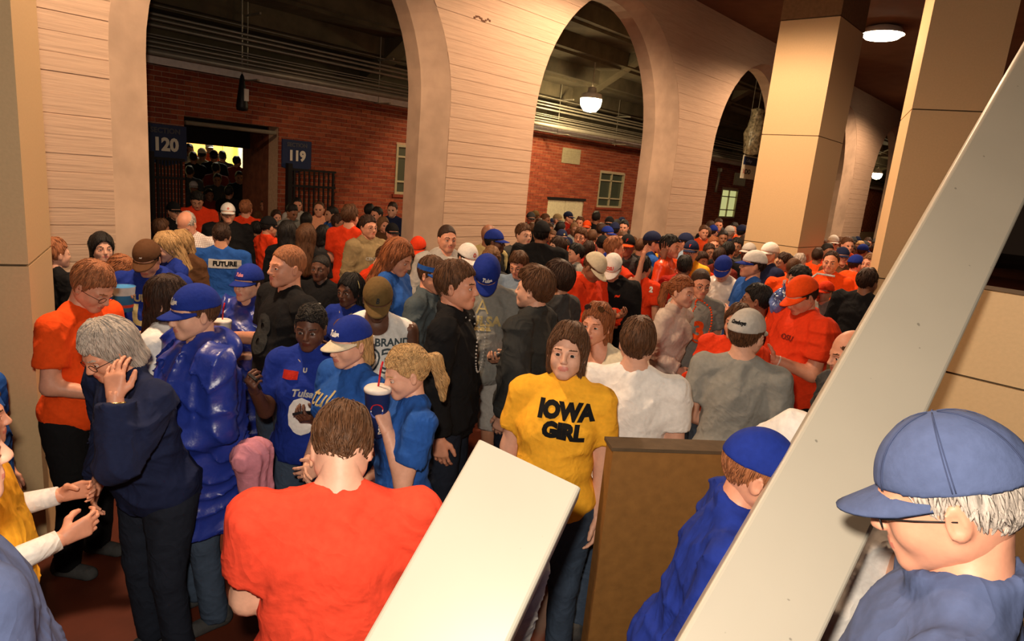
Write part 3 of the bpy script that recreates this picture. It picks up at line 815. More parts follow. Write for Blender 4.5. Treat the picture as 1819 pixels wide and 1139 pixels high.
def armf(f, sk, fit, frac=2.0, r=(.0265, .0235, .0165), fl=0):
    w = sk['w'] ** .6
    for s, A, E, Wp, fd, pn, hk in sk['arms']:
        if frac <= 1:
            T_ = A + (E - A) * frac; n = unit(E - A)
            f.cone(A, A + (E - A) * min(1, frac + .15), r[0]*H0*w + fit, (r[0] + (r[1]-r[0])*frac)*H0*w + fit + fl, k=.035, cut=(T_, n))
        else:
            f.cone(A, E, r[0]*H0*w + fit, r[1]*H0*w + fit, k=.035)
            t = frac - 1; T_ = E + (Wp - E) * t
            f.cone(E, E + (Wp - E) * min(1.15, t + .1), r[1]*H0*w + fit, (r[1] + (r[2]-r[1])*t)*H0*w + fit + fl, k=.02, cut=(T_, fd) if t < 1.15 else None)
BOX = ((-.62, -.62, -.03), (.62, .75, 1.95))
def bounds(sk, pad=.14, z0=None, z1=None):
    pts = [sk['P'](0, 0, .5), sk['P'](.16, .1, .8), sk['P'](-.16, -.1, .8), sk['nb'], sk['P'](0, 0, .9), sk['P'](.13, .1, .55), sk['P'](-.13, -.1, .55)]
    for a in sk['arms']: pts += [a[1], a[2], a[3]]
    for l in sk['legs']: pts += [l[1], l[2], l[3]]
    pts = np.array(pts); lo = pts.min(0) - pad; hi = pts.max(0) + pad
    if z0 is not None: lo[2] = z0
    if z1 is not None: hi[2] = z1
    return lo, hi
_bodies = {}
KEYS = ('sex', 'w', 'belly', 'lean', 'roll', 'ra', 'la', 'hy', 'pt', 'hr', 'step')
def pkey(sp): return tuple(str(sp.get(k)) for k in KEYS)
def body_mesh(sp, lod, legs_bare, arms_bare):
    key = pkey(sp) + (lod, legs_bare, sp.get('mood', ''))
    if key in _bodies: return _bodies[key]
    sk = skeleton(sp); res = {0: .021, 1: .028, 2: .038}[lod]
    lo, hi = bounds(sk, .12, -.02); f = Fld(lo, hi, res); P = sk['P']
    torso(f, sk, sp, -.004); legsf(f, sk, -.006); armf(f, sk, 0, 2.12)
    for s, a, b, c in sk['legs']: f.cone(c + [0, -.02, -.04], c + [0, .10, -.06], .035, .03, k=.02)
    RH, nb = sk['RH'], sk['nb']
    fmr = .055 if sp['sex'] != 'f' else .047
    f.cone(P(0, -.012, .83), nb + RH @ np.array([0, -.020, .050]), fmr + .006, fmr, k=.04)
    V, Q = f.mesh(); Vs, Qs, Ms = [V], [Q], [np.zeros(len(Q), int)]; n = len(V)
    hv, hq, hm = head_template(sp['sex'], lod, sp.get('mood', ''))
    hs = sp.get('hs', 1.0)
    Vs.append((hv * hs) @ RH.T + nb); Qs.append(hq + n); Ms.append(hm); n += len(hv)
    for s, A, E, Wp, fd, pn, hk in sk['arms']:
        gv, gq = hand_template(hk, lod); y = fd; z = -(pn - y * pn.dot(y)); z = unit(z); x = np.cross(y, z)
        M = np.stack([x * (1 if s == 1 else -1), y, z], 1)
        # right hand thumb lies on -x; mirrored for the left hand
        gvv = gv @ M.T + Wp; q = gq + n
        if s == -1: q = q[:, ::-1]
        Vs.append(gvv); Qs.append(q); Ms.append(np.zeros(len(gq), int)); n += len(gv)
    me = mesh_np('body', np.concatenate(Vs), np.concatenate(Qs), True, None, np.concatenate(Ms))
    _bodies[key] = me; return me
def folds(f, amp, seed, sk=None):
    X, Y, Z = f.G(); a = seed * 1.7
    wv = .05*np.sin(11*X + a) + .04*np.sin(13*Y + 2*a + 6*Z) + .02*np.sin(23*X + 17*Z + a)
    r1 = (1 - np.abs(np.sin((Z + .45*np.abs(X) + wv)*31 + a))) ** 2
    m1 = .5 + .5*np.sin(7*X + 5*Y + 6*Z + a)
    r2 = (1 - np.abs(np.sin(X*24 + Y*19 + 2.2*np.sin(5*Z + a) + a))) ** 2
    m2 = .5 - .5*np.sin(5*X - 6*Y + 7*Z + 2*a)
    r3 = (1 - np.abs(np.sin((Z - .7*X + .6*Y + wv)*22 + 2*a))) ** 3
    f.F -= amp * (1.1*m1*r1 + .9*m2*r2 + .8*r3*(1 - m1) - .25)
def shirt_mesh(sp, lod, kind):
    key = ('shirt', kind, lod, sp.get('seed', 0)) + pkey(sp) + (str(sp.get('hem')),)
    if key in _bodies: return _bodies[key]
    sk = skeleton(sp); res = {0: .0122, 1: .019, 2: .029}[lod]; P, RT = sk['P'], sk['RT']; nb = sk['nb']
    lo, hi = bounds(sk, .17, .35 * H0 if kind != 'poncho' else .2*H0); f = Fld(lo, hi, res)
    fit = {'tee': .014, 'polo': .014, 'tank': .016, 'long': .015, 'sweat': .020, 'hood': .022, 'jacket': .021, 'poncho': .026, 'blouse': .016, 'vest': .03}[kind]
    torso(f, sk, sp, fit, k=.06)
    h = H0; w = sk['w']
    hem = sp.get('hem', {'tee': .49, 'polo': .49, 'tank': .48, 'long': .49, 'sweat': .485, 'hood': .48, 'jacket': .475, 'poncho': .33, 'blouse': .5, 'vest': .49}[kind])
    f.ell(P(0, 0, .53), np.array([.096*w, .072*w, .08])*h + fit, RT, k=.05)
    if kind == 'poncho':
        f.cone(P(0, .0, .70), P(0, .0, .34), .098*h*w, .135*h, k=.10)
    if kind in ('tee', 'polo', 'vest'): armf(f, sk, fit + .008, .66, fl=.006)
    elif kind == 'tank': pass
    elif kind == 'blouse': armf(f, sk, fit + .008, .4, fl=.01)
    elif kind == 'poncho': armf(f, sk, fit + .012, 1.75, fl=.03)
    else: armf(f, sk, fit + (.004 if kind == 'long' else .008), 1.93, r=(.0275, .026, .023))
    folds(f, {'tee': .009, 'polo': .009, 'tank': .009, 'blouse': .012}.get(kind, .014 if kind != 'poncho' else .024), sp.get('seed', 0))
    # plane at the hem, hole for the neck
    X, Y, Z = f.G(); c = P(0, 0, hem); n = RT @ np.array([0, 0, -1])
    d = (X-c[0])*n[0] + (Y-c[1])*n[1] + (Z-c[2])*n[2]
    ell_hem = np.where(np.hypot(X - c[0], Y - c[1]) < .30, d, d)
    near = (Z < P(0, 0, .62)[2]) if sp.get('lean', 0) < 25 else True
    if kind != 'poncho':
        core = np.sqrt(X*X + Y*Y) < .125*h*w + .05
        f.F = np.where(core & near, np.maximum(f.F, d), f.F)
    else: f.F = np.maximum(f.F, d)
    nr = {'tee': .058, 'polo': .056, 'tank': .075, 'long': .058, 'sweat': .06, 'hood': .064, 'jacket': .060, 'poncho': .064, 'blouse': .10, 'vest': .062}[kind]
    if kind in ('tank', 'blouse'): f.cone(P(0, .03, .832), P(0, .045, .97), nr, nr + .03, k=.012, mode='-')
    elif kind in ('tee', 'long', 'sweat'):
        f.cone(P(0, .052, .862), P(0, .09, .96), .050, .09, k=.012, mode='-')
    else: f.cone(P(0, .035, .865), P(0, .06, .97), nr - .008, nr + .03, k=.012, mode='-')
    if kind in ('hood', 'poncho'):
        pts = [P(.055*math.cos(t), -.012 + .050*math.sin(t), .842 + .018*(-math.sin(t))) for t in np.linspace(-math.pi, math.pi, 13)]
        for a, b in zip(pts[:-1], pts[1:]): f.cone(a, b, .024, k=.02)
        f.ell(P(0, -.075, .825), np.array([.075, .038, .045])*h, RT, k=.04)
    if kind in ('jacket', 'polo', 'vest'):
        rr_ = .013 if kind != 'polo' else .009
        pts = [P(.040*math.cos(t), -.006 + .040*math.sin(t), .848 + .012*(-math.sin(t))) for t in np.linspace(.15 + math.pi/2, 2.5*math.pi - .15, 13)]
        for a, b in zip(pts[:-1], pts[1:]): f.cone(a, b, rr_ + .004, k=.012); f.cone(a + [0, 0, .015], b + [0, 0, .015], rr_, k=.012)
    V, Q = f.mesh(); me = mesh_np('shirt', V, Q); _bodies[key] = me; return me
def trousers_mesh(sp, lod, short=False, fit=.014):
    key = ('tr', lod, short, sp['sex'], str(sp.get('w')), str(sp.get('step')))
    if key in _bodies: return _bodies[key]
    sk = skeleton(dict(sp, lean=0, roll=0)); res = {0: .024, 1: .030, 2: .038}[lod]
    lo, hi = bounds(dict(sk, arms=[]), .16, .005, .6*H0); f = Fld(lo, hi, res); w = sk['w']
    f.ell((0, -.004, .535*H0), np.array([.093*w, .069*w, .062])*H0 + .008, k=.05)
    legsf(f, sk, fit, upto=1 if short else 2, fl=.01); folds(f, .007, 2)
    X, Y, Z = f.G(); f.F = np.maximum(f.F, (.30 if short else .025)*H0 - Z + 0*X); f.F = np.maximum(f.F, Z - .57*H0 + 0*X)
    V, Q = f.mesh(); me = mesh_np('trousers', V, Q); _bodies[key] = me; return me
def shoe_mesh(lod):
    key = ('shoe', lod)
    if key in _bodies: return _bodies[key]
    f = Fld((-.08, -.13, -.01), (.08, .24, .16), {0: .009, 1: .014, 2: .02}[lod])
    f.cone((0, -.04, .04), (0, .13, .028), .043, .04, k=.02); f.cone((0, -.035, .05), (0, -.03, .10), .042, .042, k=.03)
    X, Y, Z = f.G(); f.F = np.maximum(f.F, .002 - Z + 0*X); f.F = np.maximum(f.F, Z - .115 + 0*X)
    V, Q = f.mesh(); me = mesh_np('shoe', V, Q); _bodies[key] = me; return me

# ---------------- hair and hats, in head coordinates
_hair = {}
def hair_mesh(style, lod):
    key = (style, lod)
    if key in _hair: return _hair[key]
    res = {0: .0066, 1: .0105, 2: .016}[lod]
    long_ = style in ('long', 'bangs', 'longdown', 'bob', 'curly', 'tuck')
    f = Fld((-.17, -.22, -.30 if long_ or 'pony' in style else -.05), (.17, .16, .26), res)
    X, Y, Z = f.G()
    th = {'buzz': .003, 'short': .009, 'thick': .016, 'bald': .004, 'reced': .007, 'pony': .008, 'bob': .017, 'long': .014, 'bangs': .016, 'curly': .022, 'under': .006, 'underlong': .006, 'longdown': .014, 'afro': .035, 'tuck': .015, 'underpony': .006}[style]
    yy = np.array([-.12, -.07, -.03, .0, .02, .045, .06, .075, .09, .12]); zz = np.array([.012, .022, .045, .070, .085, .115, .140, .150, .160, .165])
    if style in ('bangs',): zz = np.array([.0, .01, .03, .05, .07, .09, .105, .112, .115, .118])
    if style in ('reced',): zz = np.array([.012, .022, .045, .070, .1, .15, .175, .19, .20, .21])
    if style in ('long', 'longdown', 'bob', 'curly', 'tuck'): zz = np.array([-.02, -.01, .0, .02, .04, .09, .12, .145, .155, .16])
    hl = np.interp(Y, yy, zz)
    streak = .0011 * np.sin(X * 260 + 3 * np.sin(Z * 40)) * np.sin(Y * 190 + 40 * Z) if lod == 0 else 0
    def cutf(gx, gy, gz): return (np.interp(gy, yy, zz) - gz + .004*np.sin(90*gx + 2) * (gy > .03) + .003*np.sin(160*gy + 110*gx) - (.012 * np.clip((np.abs(gx) - .035)/.03, 0, 1) if long_ else 0)) * .8
    f.ell((0, -.010, .120), (.077 + th*.75, .100 + th*.9, .095 + th * 1.35), k=.01, cut=cutf)
    if style == 'reced' or style == 'bald':
        f.F = np.maximum(f.F, Z - .165 + .25 * Y + 0 * X) if style == 'bald' else f.F
    if style == 'thick' or style == 'afro': f.ell((0, .03, .185), (.06, .06, .035), k=.03)
    if style in ('under', 'underlong', 'underpony'): f.F = np.maximum(f.F, Z - .135 + 0 * X)
    def drape(z0, r0, r1, yb=-.045, back=.0):
        f.cone((0, -.030, .11), (0, yb, z0), r0 - .008, r1 - .010, k=.03); f.F = np.maximum(f.F, z0 - .02 + .02*np.sin(30*X + 20*Y) - Z)
        # carve the face and the neck front out of the drape
        f.ell((0, .078, .045), (.068, .088, .112), k=.012, mode='-')
        f.cone((0, .03, -.02), (0, .06, z0 - .05), .062, .075, k=.015, mode='-')
    if style == 'long': drape(-.14, .094, .088)
    if style == 'longdown': drape(-.24, .094, .095, -.06)
    if style == 'bangs': drape(-.10, .094, .092)
    if style == 'bob': drape(-.01, .096, .094, -.03)
    if style == 'tuck': drape(.0, .09, .08, -.05); 
    if style == 'curly': drape(-.10, .10, .10, -.05)
    if style == 'curly': f.F += .008 * np.sin(90 * X) * np.sin(85 * Y) * np.sin(80 * Z)
    if style == 'underlong': f.cone((0, -.055, .09), (0, -.07, -.09), .062, .05, k=.02)
    if 'pony' in style:
        f.cone((0, -.10, .125), (0, -.145, .10), .022, .028, k=.015); f.cone((0, -.145, .10), (0, -.155, -.02), .03, .030, k=.02); f.cone((0, -.155, -.02), (0, -.135, -.11), .03, .012, k=.02)
    if lod == 0: f.F += streak
    if style in ('long', 'longdown', 'bob', 'tuck', 'short', 'thick', 'pony'):
        f.F += .0035 * np.sin(38*X + 3*np.sin(14*Z) + 30*Y) * np.sin(16*Z + 20*X) + .002*np.sin(70*X + 50*Y + 10*Z)
    if style in ('long', 'longdown', 'bob', 'tuck'): f.cone((.022, .085, .178), (.018, -.04, .238), .004, k=.012, mode='-')
    V, Q = f.mesh()
    if lod < 2 and style != 'buzz':
        V, Q = add_locks(V, Q, style, lod)
    me = mesh_np('hair', V, Q); _hair[key] = me; return me
def add_locks(V, Q, style, lod):
    """lay tapered locks of hair over the scalp shell so the outline breaks up into strands"""
    bv = BVHTree.FromPolygons([Vector(v) for v in V], [tuple(map(int, q)) for q in Q])
    r_ = random.Random(len(V)); n = {0: 420, 1: 150}[lod]; rad = {0: .0034, 1: .0050}[lod]
    long_ = style in ('long', 'longdown', 'bangs', 'bob', 'tuck', 'curly', 'underlong'); step = .016 if long_ else (.0095 if style in ('short', 'under', 'bald', 'reced') else .013)
    pts = []; Vn = []; Qn = []; base = len(V)
    for _ in range(n):
        p_ = Vector(V[r_.randrange(len(V))]); hit = bv.find_nearest(p_)
        nrm = hit[1]; 
        if 'pony' in style and p_.y > -.11: flow = Vector((0, -.11, .12)) - p_
        else:
            c = Vector((0, -.035, .235)); flow = (p_ - c).normalized() + Vector((0, 0, -.9 if long_ else -.35))
            if p_.z > .17 and p_.y > -.02: flow += Vector((.5, .3, 0))
        flow += Vector((r_.gauss(0, .22), r_.gauss(0, .22), r_.gauss(0, .12)))
        q_ = p_.copy(); ring = []
        N_ = 5
        for i in range(N_):
            h_ = bv.find_nearest(q_)
            if h_[0] is None: break
            nn = h_[1]; t_ = flow - nn * flow.dot(nn)
            if t_.length < 1e-5: break
            t_.normalize(); b_ = t_.cross(nn)
            lift = (.0006, .0018, .0024, .0026, .0036)[i] * (1.2 if style == 'curly' else 1); w_ = rad * (.55, 1, .9, .65, .12)[i]
            c0 = h_[0] + nn * lift
            ring.append([c0 + b_ * w_, c0 + nn * w_ * .7, c0 - b_ * w_, c0 - nn * w_ * .5])
            q_ = h_[0] + t_ * step
        if len(ring) < 3: continue
        b0 = base + len(Vn)
        for rg in ring: Vn += [tuple(v) for v in rg]
        for i in range(len(ring) - 1):
            for k in range(4): a = b0 + i*4 + k; b2 = b0 + i*4 + (k+1) % 4; Qn.append((a, a + 4, b2 + 4, b2))
    if not Vn: return V, Q
    return np.concatenate([V, np.array(Vn)]), np.concatenate([Q, np.array(Qn, np.int32)])
def cap_meshes(lod):
    key = ('cap', lod)
    if key in _hair: return _hair[key]
    f = Fld((-.12, -.15, .08), (.12, .15, .25), {0: .0065, 1: .010, 2: .016}[lod])
    f.ell((0, -.010, .118), (.089, .111, .112), k=.01, cut=lambda x, y, z: (.122 - .10 * (y + .1) * 0 - z) + 0*x + .06 * y)
    if lod < 2: f.ell((0, -.01, .229), (.006, .006, .005), k=.004)
    V, Q = f.mesh(); crown = mesh_np('cap', V, Q)
    V = []; n = 17; rows = 6
    for side in (0, 1):
        for i in range(rows):
            t = i / (rows - 1)
            for j in range(n):
                a = (j / (n - 1) - .5) * 2 * 1.25
                bx, by = .084 * math.sin(a), -.010 + .106 * math.cos(a)
                ex, ey = .078 * math.sin(a * 1.15), .045 + .135 * math.cos(a * .98) if abs(a) < 1.2 else .06
                ext = math.cos(a / 1.25 * math.pi / 2) ** .45 if abs(a) < 1.249 else 0
                x = bx * (1 - t * .06 * ext); y = by + t * .072 * ext
                z = .118 + .05 * by * .9 - .02 * t * ext - (x / .084) ** 2 * .018 * (.4 + .6 * t)
                V.append((x, y, z - .004 * side))
    F = []
    for i in range(rows - 1):
        for j in range(n - 1):
            a = i*n + j; F.append((a, a+n, a+n+1, a+1)); b = rows*n + a; F.append((b, b+1, b+n+1, b+n))
    for j in range(n - 1):
        a = (rows-1)*n + j; F.append((a, rows*n + a, rows*n + a + 1, a + 1))
    brim = mesh_np('brim', V, F)
    _hair[key] = (crown, brim); return _hair[key]
def glasses_mesh():
    if 'gl' in _hair: return _hair['gl']
    m = MB()
    for s in (-1, 1):
        m.tube([(s*.034 + .023*math.cos(a)*(1 if abs(math.cos(a)) > .9 else 1), .106 - abs(.034*s + .023*math.cos(a))*.12, .082 + .0155*math.sin(a)) for a in np.linspace(0, 2*math.pi, 14)[:-1]], .0013, 5, closed=True)
        m.tube([(s*.057, .098, .087), (s*.079, .05, .088), (s*.083, -.005, .082)], .0013, 5)
    m.tube([(-.011, .104, .085), (0, .106, .087), (.011, .104, .085)], .0013, 5)
    o = m.build('glasses', M_BLACK, None, True); _hair['gl'] = o.data; bpy.data.objects.remove(o); return _hair['gl']
def beard_mesh(kind):
    if kind in _hair: return _hair[kind]
    f = Fld((-.1, -.03, -.05), (.1, .13, .09), .008)
    if kind == 'beard':
        f.ell((0, .022, .045), (.063, .077, .074), k=.02, cut=lambda x, y, z: np.maximum(z - .055 + .9*np.abs(x)*0 - .25*(.06 - y), -y + .0*x) )
        f.cone((0, .080, -.002), (0, .080, -.004), .022, k=.02)
        f.cone((-.021, .100, .0285), (.021, .100, .0285), .009, k=.004, mode='-')
    f.cone((-.02, .096, .041), (.02, .096, .041), .0055, k=.006)
    V, Q = f.mesh(); _hair[kind] = mesh_np('beard', V, Q); return _hair[kind]

# ---------------- colours
SK = {'p': (.66, .36, .25), 't': (.52, .25, .15), 'r': (.66, .30, .19), 'd': (.115, .045, .025), 'm': (.26, .11, .06)}
def skin(k):
    return [mat('skin_' + k, SK[k], .5, 'plain', 60, .04, .05, spec=.4), mat('lips_' + k, tuple(c * f_ for c, f_ in zip(SK[k], (.85, .55, .6))), .4, 'flat'),
            mat('eye_white', (.56, .51, .46), .25, 'flat', spec=.5), mat('eye_iris', (.02, .014, .011), .2, 'flat', spec=.5)]
HC = {'black': (.010, .008, .007), 'dark': (.035, .015, .008), 'brown': (.09, .038, .016), 'red': (.24, .075, .025), 'ginger': (.30, .11, .045), 'blond': (.46, .28, .12), 'grey': (.42, .36, .31), 'lbrown': (.20, .10, .045)}
def hairm(k): return mat('hair_' + k, HC[k], .55, 'hair', 16, .45, .45, spec=.28)
CC = {'orange': (.82, .075, .008), 'orangered': (.70, .045, .010), 'dorange': (.50, .05, .008), 'coral': (.78, .065, .03), 'blue': (.02, .09, .36), 'royal': (.012, .030, .24), 'navy': (.012, .018, .055), 'black': (.008, .008, .009),
      'white': (.80, .77, .73), 'cream': (.66, .58, .42), 'grey': (.25, .25, .23), 'lgrey': (.44, .42, .39), 'dgrey': (.055, .055, .055), 'charcoal': (.032, .034, .034), 'yellow': (.88, .43, .03), 'red': (.34, .015, .008), 'khaki': (.30, .22, .11), 'beige': (.66, .54, .46),
      'brown': (.10, .045, .02), 'jean': (.05, .075, .12), 'djean': (.014, .018, .030), 'lblue': (.20, .27, .36), 'salmon': (.85, .38, .22), 'olive': (.14, .085, .03), 'purple': (.10, .05, .12), 'gold': (.50, .40, .18), 'denim': (.075, .10, .20), 'steel': (.07, .09, .10), 'pink': (.55, .22, .28), 'teal': (.03, .16, .16), 'maroon': (.14, .02, .015), 'poncho': (.016, .035, .27), 'clear': (.62, .55, .50)}
def cloth(k, kind='cloth'):
    if kind == 'shiny': return mat('vinyl_' + k, CC[k], .35, 'plain', 12, .35, .12, spec=.6)
    if kind == 'plaid': return mat('plaid_' + k, CC[k], .85, 'plain', 40, .2, .05, extra='plaid')
    return mat('cloth_' + k, CC[k], .88, 'plain', 45, .25, .08, spec=.15, extra='wrinkle')

# ---------------- prints that follow the cloth
def print_on(shirt, root_sp, txt, size, z, color, side=1, x=0, bold=.004, shear=0, sx=1, name='lettering', me=None, arc=0, off=.006):
    sm = shirt.data
    key = ('bvh', sm.name)
    if key not in _bodies:
        _bodies[key] = BVHTree.FromPolygons([v.co.copy() for v in sm.vertices], [tuple(p.vertices) for p in sm.polygons])
    bvh = _bodies[key]; sk = skeleton(root_sp); P, RT = sk['P'], sk['RT']
    if me is None: me = text_mesh(txt, size, bold, 0, shear, sx)
    import bmesh
    bm = bmesh.new(); bm.from_mesh(me)
    bmesh.ops.remove_doubles(bm, verts=bm.verts, dist=1e-5); bmesh.ops.triangulate(bm, faces=bm.faces)
    for _ in range(2):
        es = [e for e in bm.edges if e.calc_length() > .03]
        if not es: break
        bmesh.ops.subdivide_edges(bm, edges=es, cuts=1); bmesh.ops.triangulate(bm, faces=bm.faces)
    c = P(0, 0, z); dy = RT @ np.array([0, side, 0]); dx = RT @ np.array([-side, 0, 0]); dz = RT @ np.array([0, 0, 1])
    for v in bm.verts:
        u, q = v.co.x, v.co.y - arc * v.co.x ** 2
        o = c + dx * (u + x) + dz * q + dy * .5
        hit = bvh.ray_cast(Vector(o), Vector(-dy))
        v.co = Vector(hit[0]) + Vector(dy) * off if hit[0] is not None else Vector(o - dy * .36)
    bm.to_mesh(me); bm.free()
    for p_ in me.polygons: p_.use_smooth = True
    me.materials.clear(); me.materials.append(color)
    o = bpy.data.objects.new(name, me); COL.objects.link(o); o.parent = shirt; return o
def rect_mesh(w_, h_, n=6):
    V = [((i/n - .5)*w_, (j/n - .5)*h_, 0) for j in range(n+1) for i in range(n+1)]
    return mesh_np('patch', V, [(j*(n+1)+i, j*(n+1)+i+1, (j+1)*(n+1)+i+1, (j+1)*(n+1)+i) for j in range(n) for i in range(n)])
def star_mesh(pts):
    return mesh_np('emblem', [(x, y, 0) for x, y in pts], [tuple(range(len(pts)))])

# ---------------- one person
people = []
SPOTS = []
BLOCK = [(a, b, 6.5, 6.9) for a, b in piers] + [(10.66, 11.84, 3.66, 4.54)]
PCOUNT = [0]
def person(x, yt, hp, ang, label, sex='m', sk='p', hair='short', hc='brown', cap=None, capc2=None, capang=0, top='tee', tc='orange', col=None, bot='jean', short=False,
           prints=(), glasses=None, beard=None, group=None, depth=None, base=None, Hfix=None, lod=None, pants_fit=.014, shoe='dgrey', topkind='cloth', caplogo=None, **sp):
    """x, yt: picture position of the head's centre line and top; hp: head height there in pixels; ang: facing (0 = to the camera, 90 = picture right)"""
    sp['sex'] = sex
    if lod is None: lod = 0 if hp >= 55 else (1 if hp >= 29 else 2)
    if lod > 0:
        for k_ in ('hy', 'pt', 'lean', 'roll', 'step'):
            if k_ in sp: sp[k_] = (round(sp[k_] / 10) * 10) if k_ != 'step' else sp[k_]
        sp['seed'] = 0
    PCOUNT[0] += 1; sp.setdefault('seed', PCOUNT[0] if lod == 0 else 0)
    K = skeleton(sp); hc_l = K['nb'] + K['RH'] @ np.array([0, .0, .10])      # head centre in body space, at 1.75 m
    yc = yt + hp / 2; r = ray(x, yc); t = -r[2]; u = hc_l[2] / H0
    if base is None: base = 0.0
    hh = CH - base
    if Hfix: H = Hfix; Z = depth if depth else (hh - H * u) / t
    elif depth: Z = depth; H = (hh - t * Z) / u
    else:
        H = hh / (u + t * FPX * .137 / hp); H = min(max(H, sp.get('Hmin', 1.48)), sp.get('Hmax', 1.98)); Z = (hh - H * u) / t
    fixed = depth is not None or base > 0
    def where(Z):
        Hq = (hh - Z * t) / u if not fixed else H
        q = CAMP + r * Z; yw = None
        return Hq, q
    if not fixed and t > 0:
        best = None; dm = .40 if hp >= 55 else .43
        for kk in range(0, 26):
            for sg in ((1, -1) if kk else (1,)):
                Zq = Z + sg * kk * (.05 if hp >= 29 else .08); Hq, q = where(Zq)
                if not (sp.get('Hmin', 1.48) - .05 <= Hq <= 2.02): continue
                if hp >= 55 and abs(Zq - Z) > .35: continue
                pen = sum(max(0, dm - math.hypot(q[0] - o[0], q[1] - o[1])) for o in SPOTS)
                pen += sum(max(0, min(q[0] - a + .26, b - q[0] + .26, q[1] - c + .26, d - q[1] + .26)) * 2 for a, b, c, d in BLOCK)
                pen += max(0, q[1] - 10.72) * 3 if base == 0 else 0
                cost = pen * 3 + abs(Zq - Z) * .25
                if best is None or cost < best[0] - 1e-6: best = (cost, Zq, Hq)
            if best is not None and best[0] < .02 + kk * .0125: break
        if best is not None: Z, H = best[1], best[2]
    s = H / H0; Pw = CAMP + r * Z
    SPOTS.append((Pw[0], Pw[1]))
    toc = -r[:2] / np.hypot(*r[:2]); right = np.array([-toc[1], toc[0]]) * -1
    # picture-right on the ground plane, perpendicular to the line of sight
    cr = RC @ np.array([1, 0, 0]); right = cr[:2] - toc * cr[:2].dot(toc); right /= np.hypot(*right)
    a = math.radians(ang); dd = toc * math.cos(a) + right * math.sin(a)
    yaw = math.atan2(dd[1], dd[0]) - math.pi / 2
    hw = rz(yaw) @ hc_l * s
    loc = (Pw[0] - hw[0], Pw[1] - hw[1], base)
    root = empty('person', loc, yaw, label, 'person', group, s)
    skm = skin(sk) + [hairm(hc)]
    bare = top in ('tee', 'tank', 'polo', 'blouse', 'vest')
    obj('body', body_mesh(sp, lod, short, bare), root, skm)
    HM = Matrix.Translation(K['nb']) @ Matrix(K['RH'].tolist()).to_4x4()
    if hair and not (cap and hair in ('short', 'buzz', 'reced', 'thick', 'bald')): obj('hair', hair_mesh(hair, lod), root, [hairm(hc)], HM)
    if cap and hair in ('short', 'thick'): obj('hair', hair_mesh('under', lod), root, [hairm(hc)], HM)
    if cap:
        cr_, br_ = cap_meshes(lod); CM = HM @ Matrix.Translation((0, -.002, -.002)) @ Matrix.Rotation(math.radians(capang), 4, 'Z')
        cm_ = lambda c_: mat('cap_' + c_, CC[c_], .85, 'plain', 50, .15, .08, spec=.15)
        co = obj('cap', cr_, root, [cm_(cap)], CM); bo = obj('brim', br_, co, [cm_(capc2 or cap)])
        if caplogo:
            me = text_mesh(caplogo[0], caplogo[2], .002, .0, .2)
            for v in me.vertices:
                a_ = v.co.x / .1; zz_ = .165 + v.co.y; q_ = math.sqrt(max(.05, 1 - ((zz_ - .118) / .112) ** 2))
                sg_ = -1 if len(caplogo) > 3 else 1
                v.co = Vector((-.0905 * q_ * math.sin(a_) * 1.02 * sg_, -.010 + .1135 * q_ * math.cos(a_) * sg_, zz_))
            me.materials.clear(); me.materials.append(cloth(caplogo[1])); lo_ = bpy.data.objects.new('logo', me); COL.objects.link(lo_); lo_.parent = co
    if glasses: obj('glasses', glasses_mesh(), root, None, HM)
    if beard: obj('beard', beard_mesh(beard), root, [hairm(hc)], HM)
    sh = obj('shirt' if top not in ('jacket', 'poncho', 'hood', 'vest') else {'jacket': 'jacket', 'poncho': 'poncho', 'hood': 'hoodie', 'vest': 'vest'}[top], shirt_mesh(sp, lod, top), root, [cloth(tc, topkind)])
    if col:
        m = MB(); P = K['P']; m.tube([tuple(P(.041*math.cos(t_), -.004 + .042*math.sin(t_) + (.0), .846 - .016*math.sin(t_) - (.02 * max(0, math.sin(t_)) ** 2))) for t_ in np.linspace(0, 2*math.pi, 17)[:-1]], .009, 6, closed=True)
        m.build('collar', cloth(col), root, True)
    tr = obj('shorts' if short else 'trousers', trousers_mesh(sp, lod, short, pants_fit), root, [cloth(bot)])
    if lod < 2 or True:
        for s_, a_, b_, c_ in K['legs']:
            so = obj('shoe', shoe_mesh(max(1, lod)), root, [cloth(shoe)]); so.location = (c_[0], c_[1] - .005, 0)
    for p_ in prints: print_on(sh, sp, **p_) if isinstance(p_, dict) else None
    ctx = dict(root=root, K=K, loc=loc, yaw=yaw, s=s, sp=sp, shirt=sh, HM=HM)
    people.append(ctx); return ctx
def wpt(ctx, p):   # body-space point to world
    return np.array(ctx['loc']) + rz(ctx['yaw']) @ np.asarray(p) * ctx['s']
def hand_pt(ctx, side, along=.07, off=.035):
    for s, A, E, Wp, fd, pn, hk in ctx['K']['arms']:
        if s == side: return wpt(ctx, Wp + fd * along + pn * off), rz(ctx['yaw']) @ fd, rz(ctx['yaw']) @ pn
def lab(c): return c

# ================================================================== THE CROWD
T1 = time.time()
pr = lambda txt, size, z, color, **k: dict(txt=txt, size=size, z=z, color=cloth(color), **k)
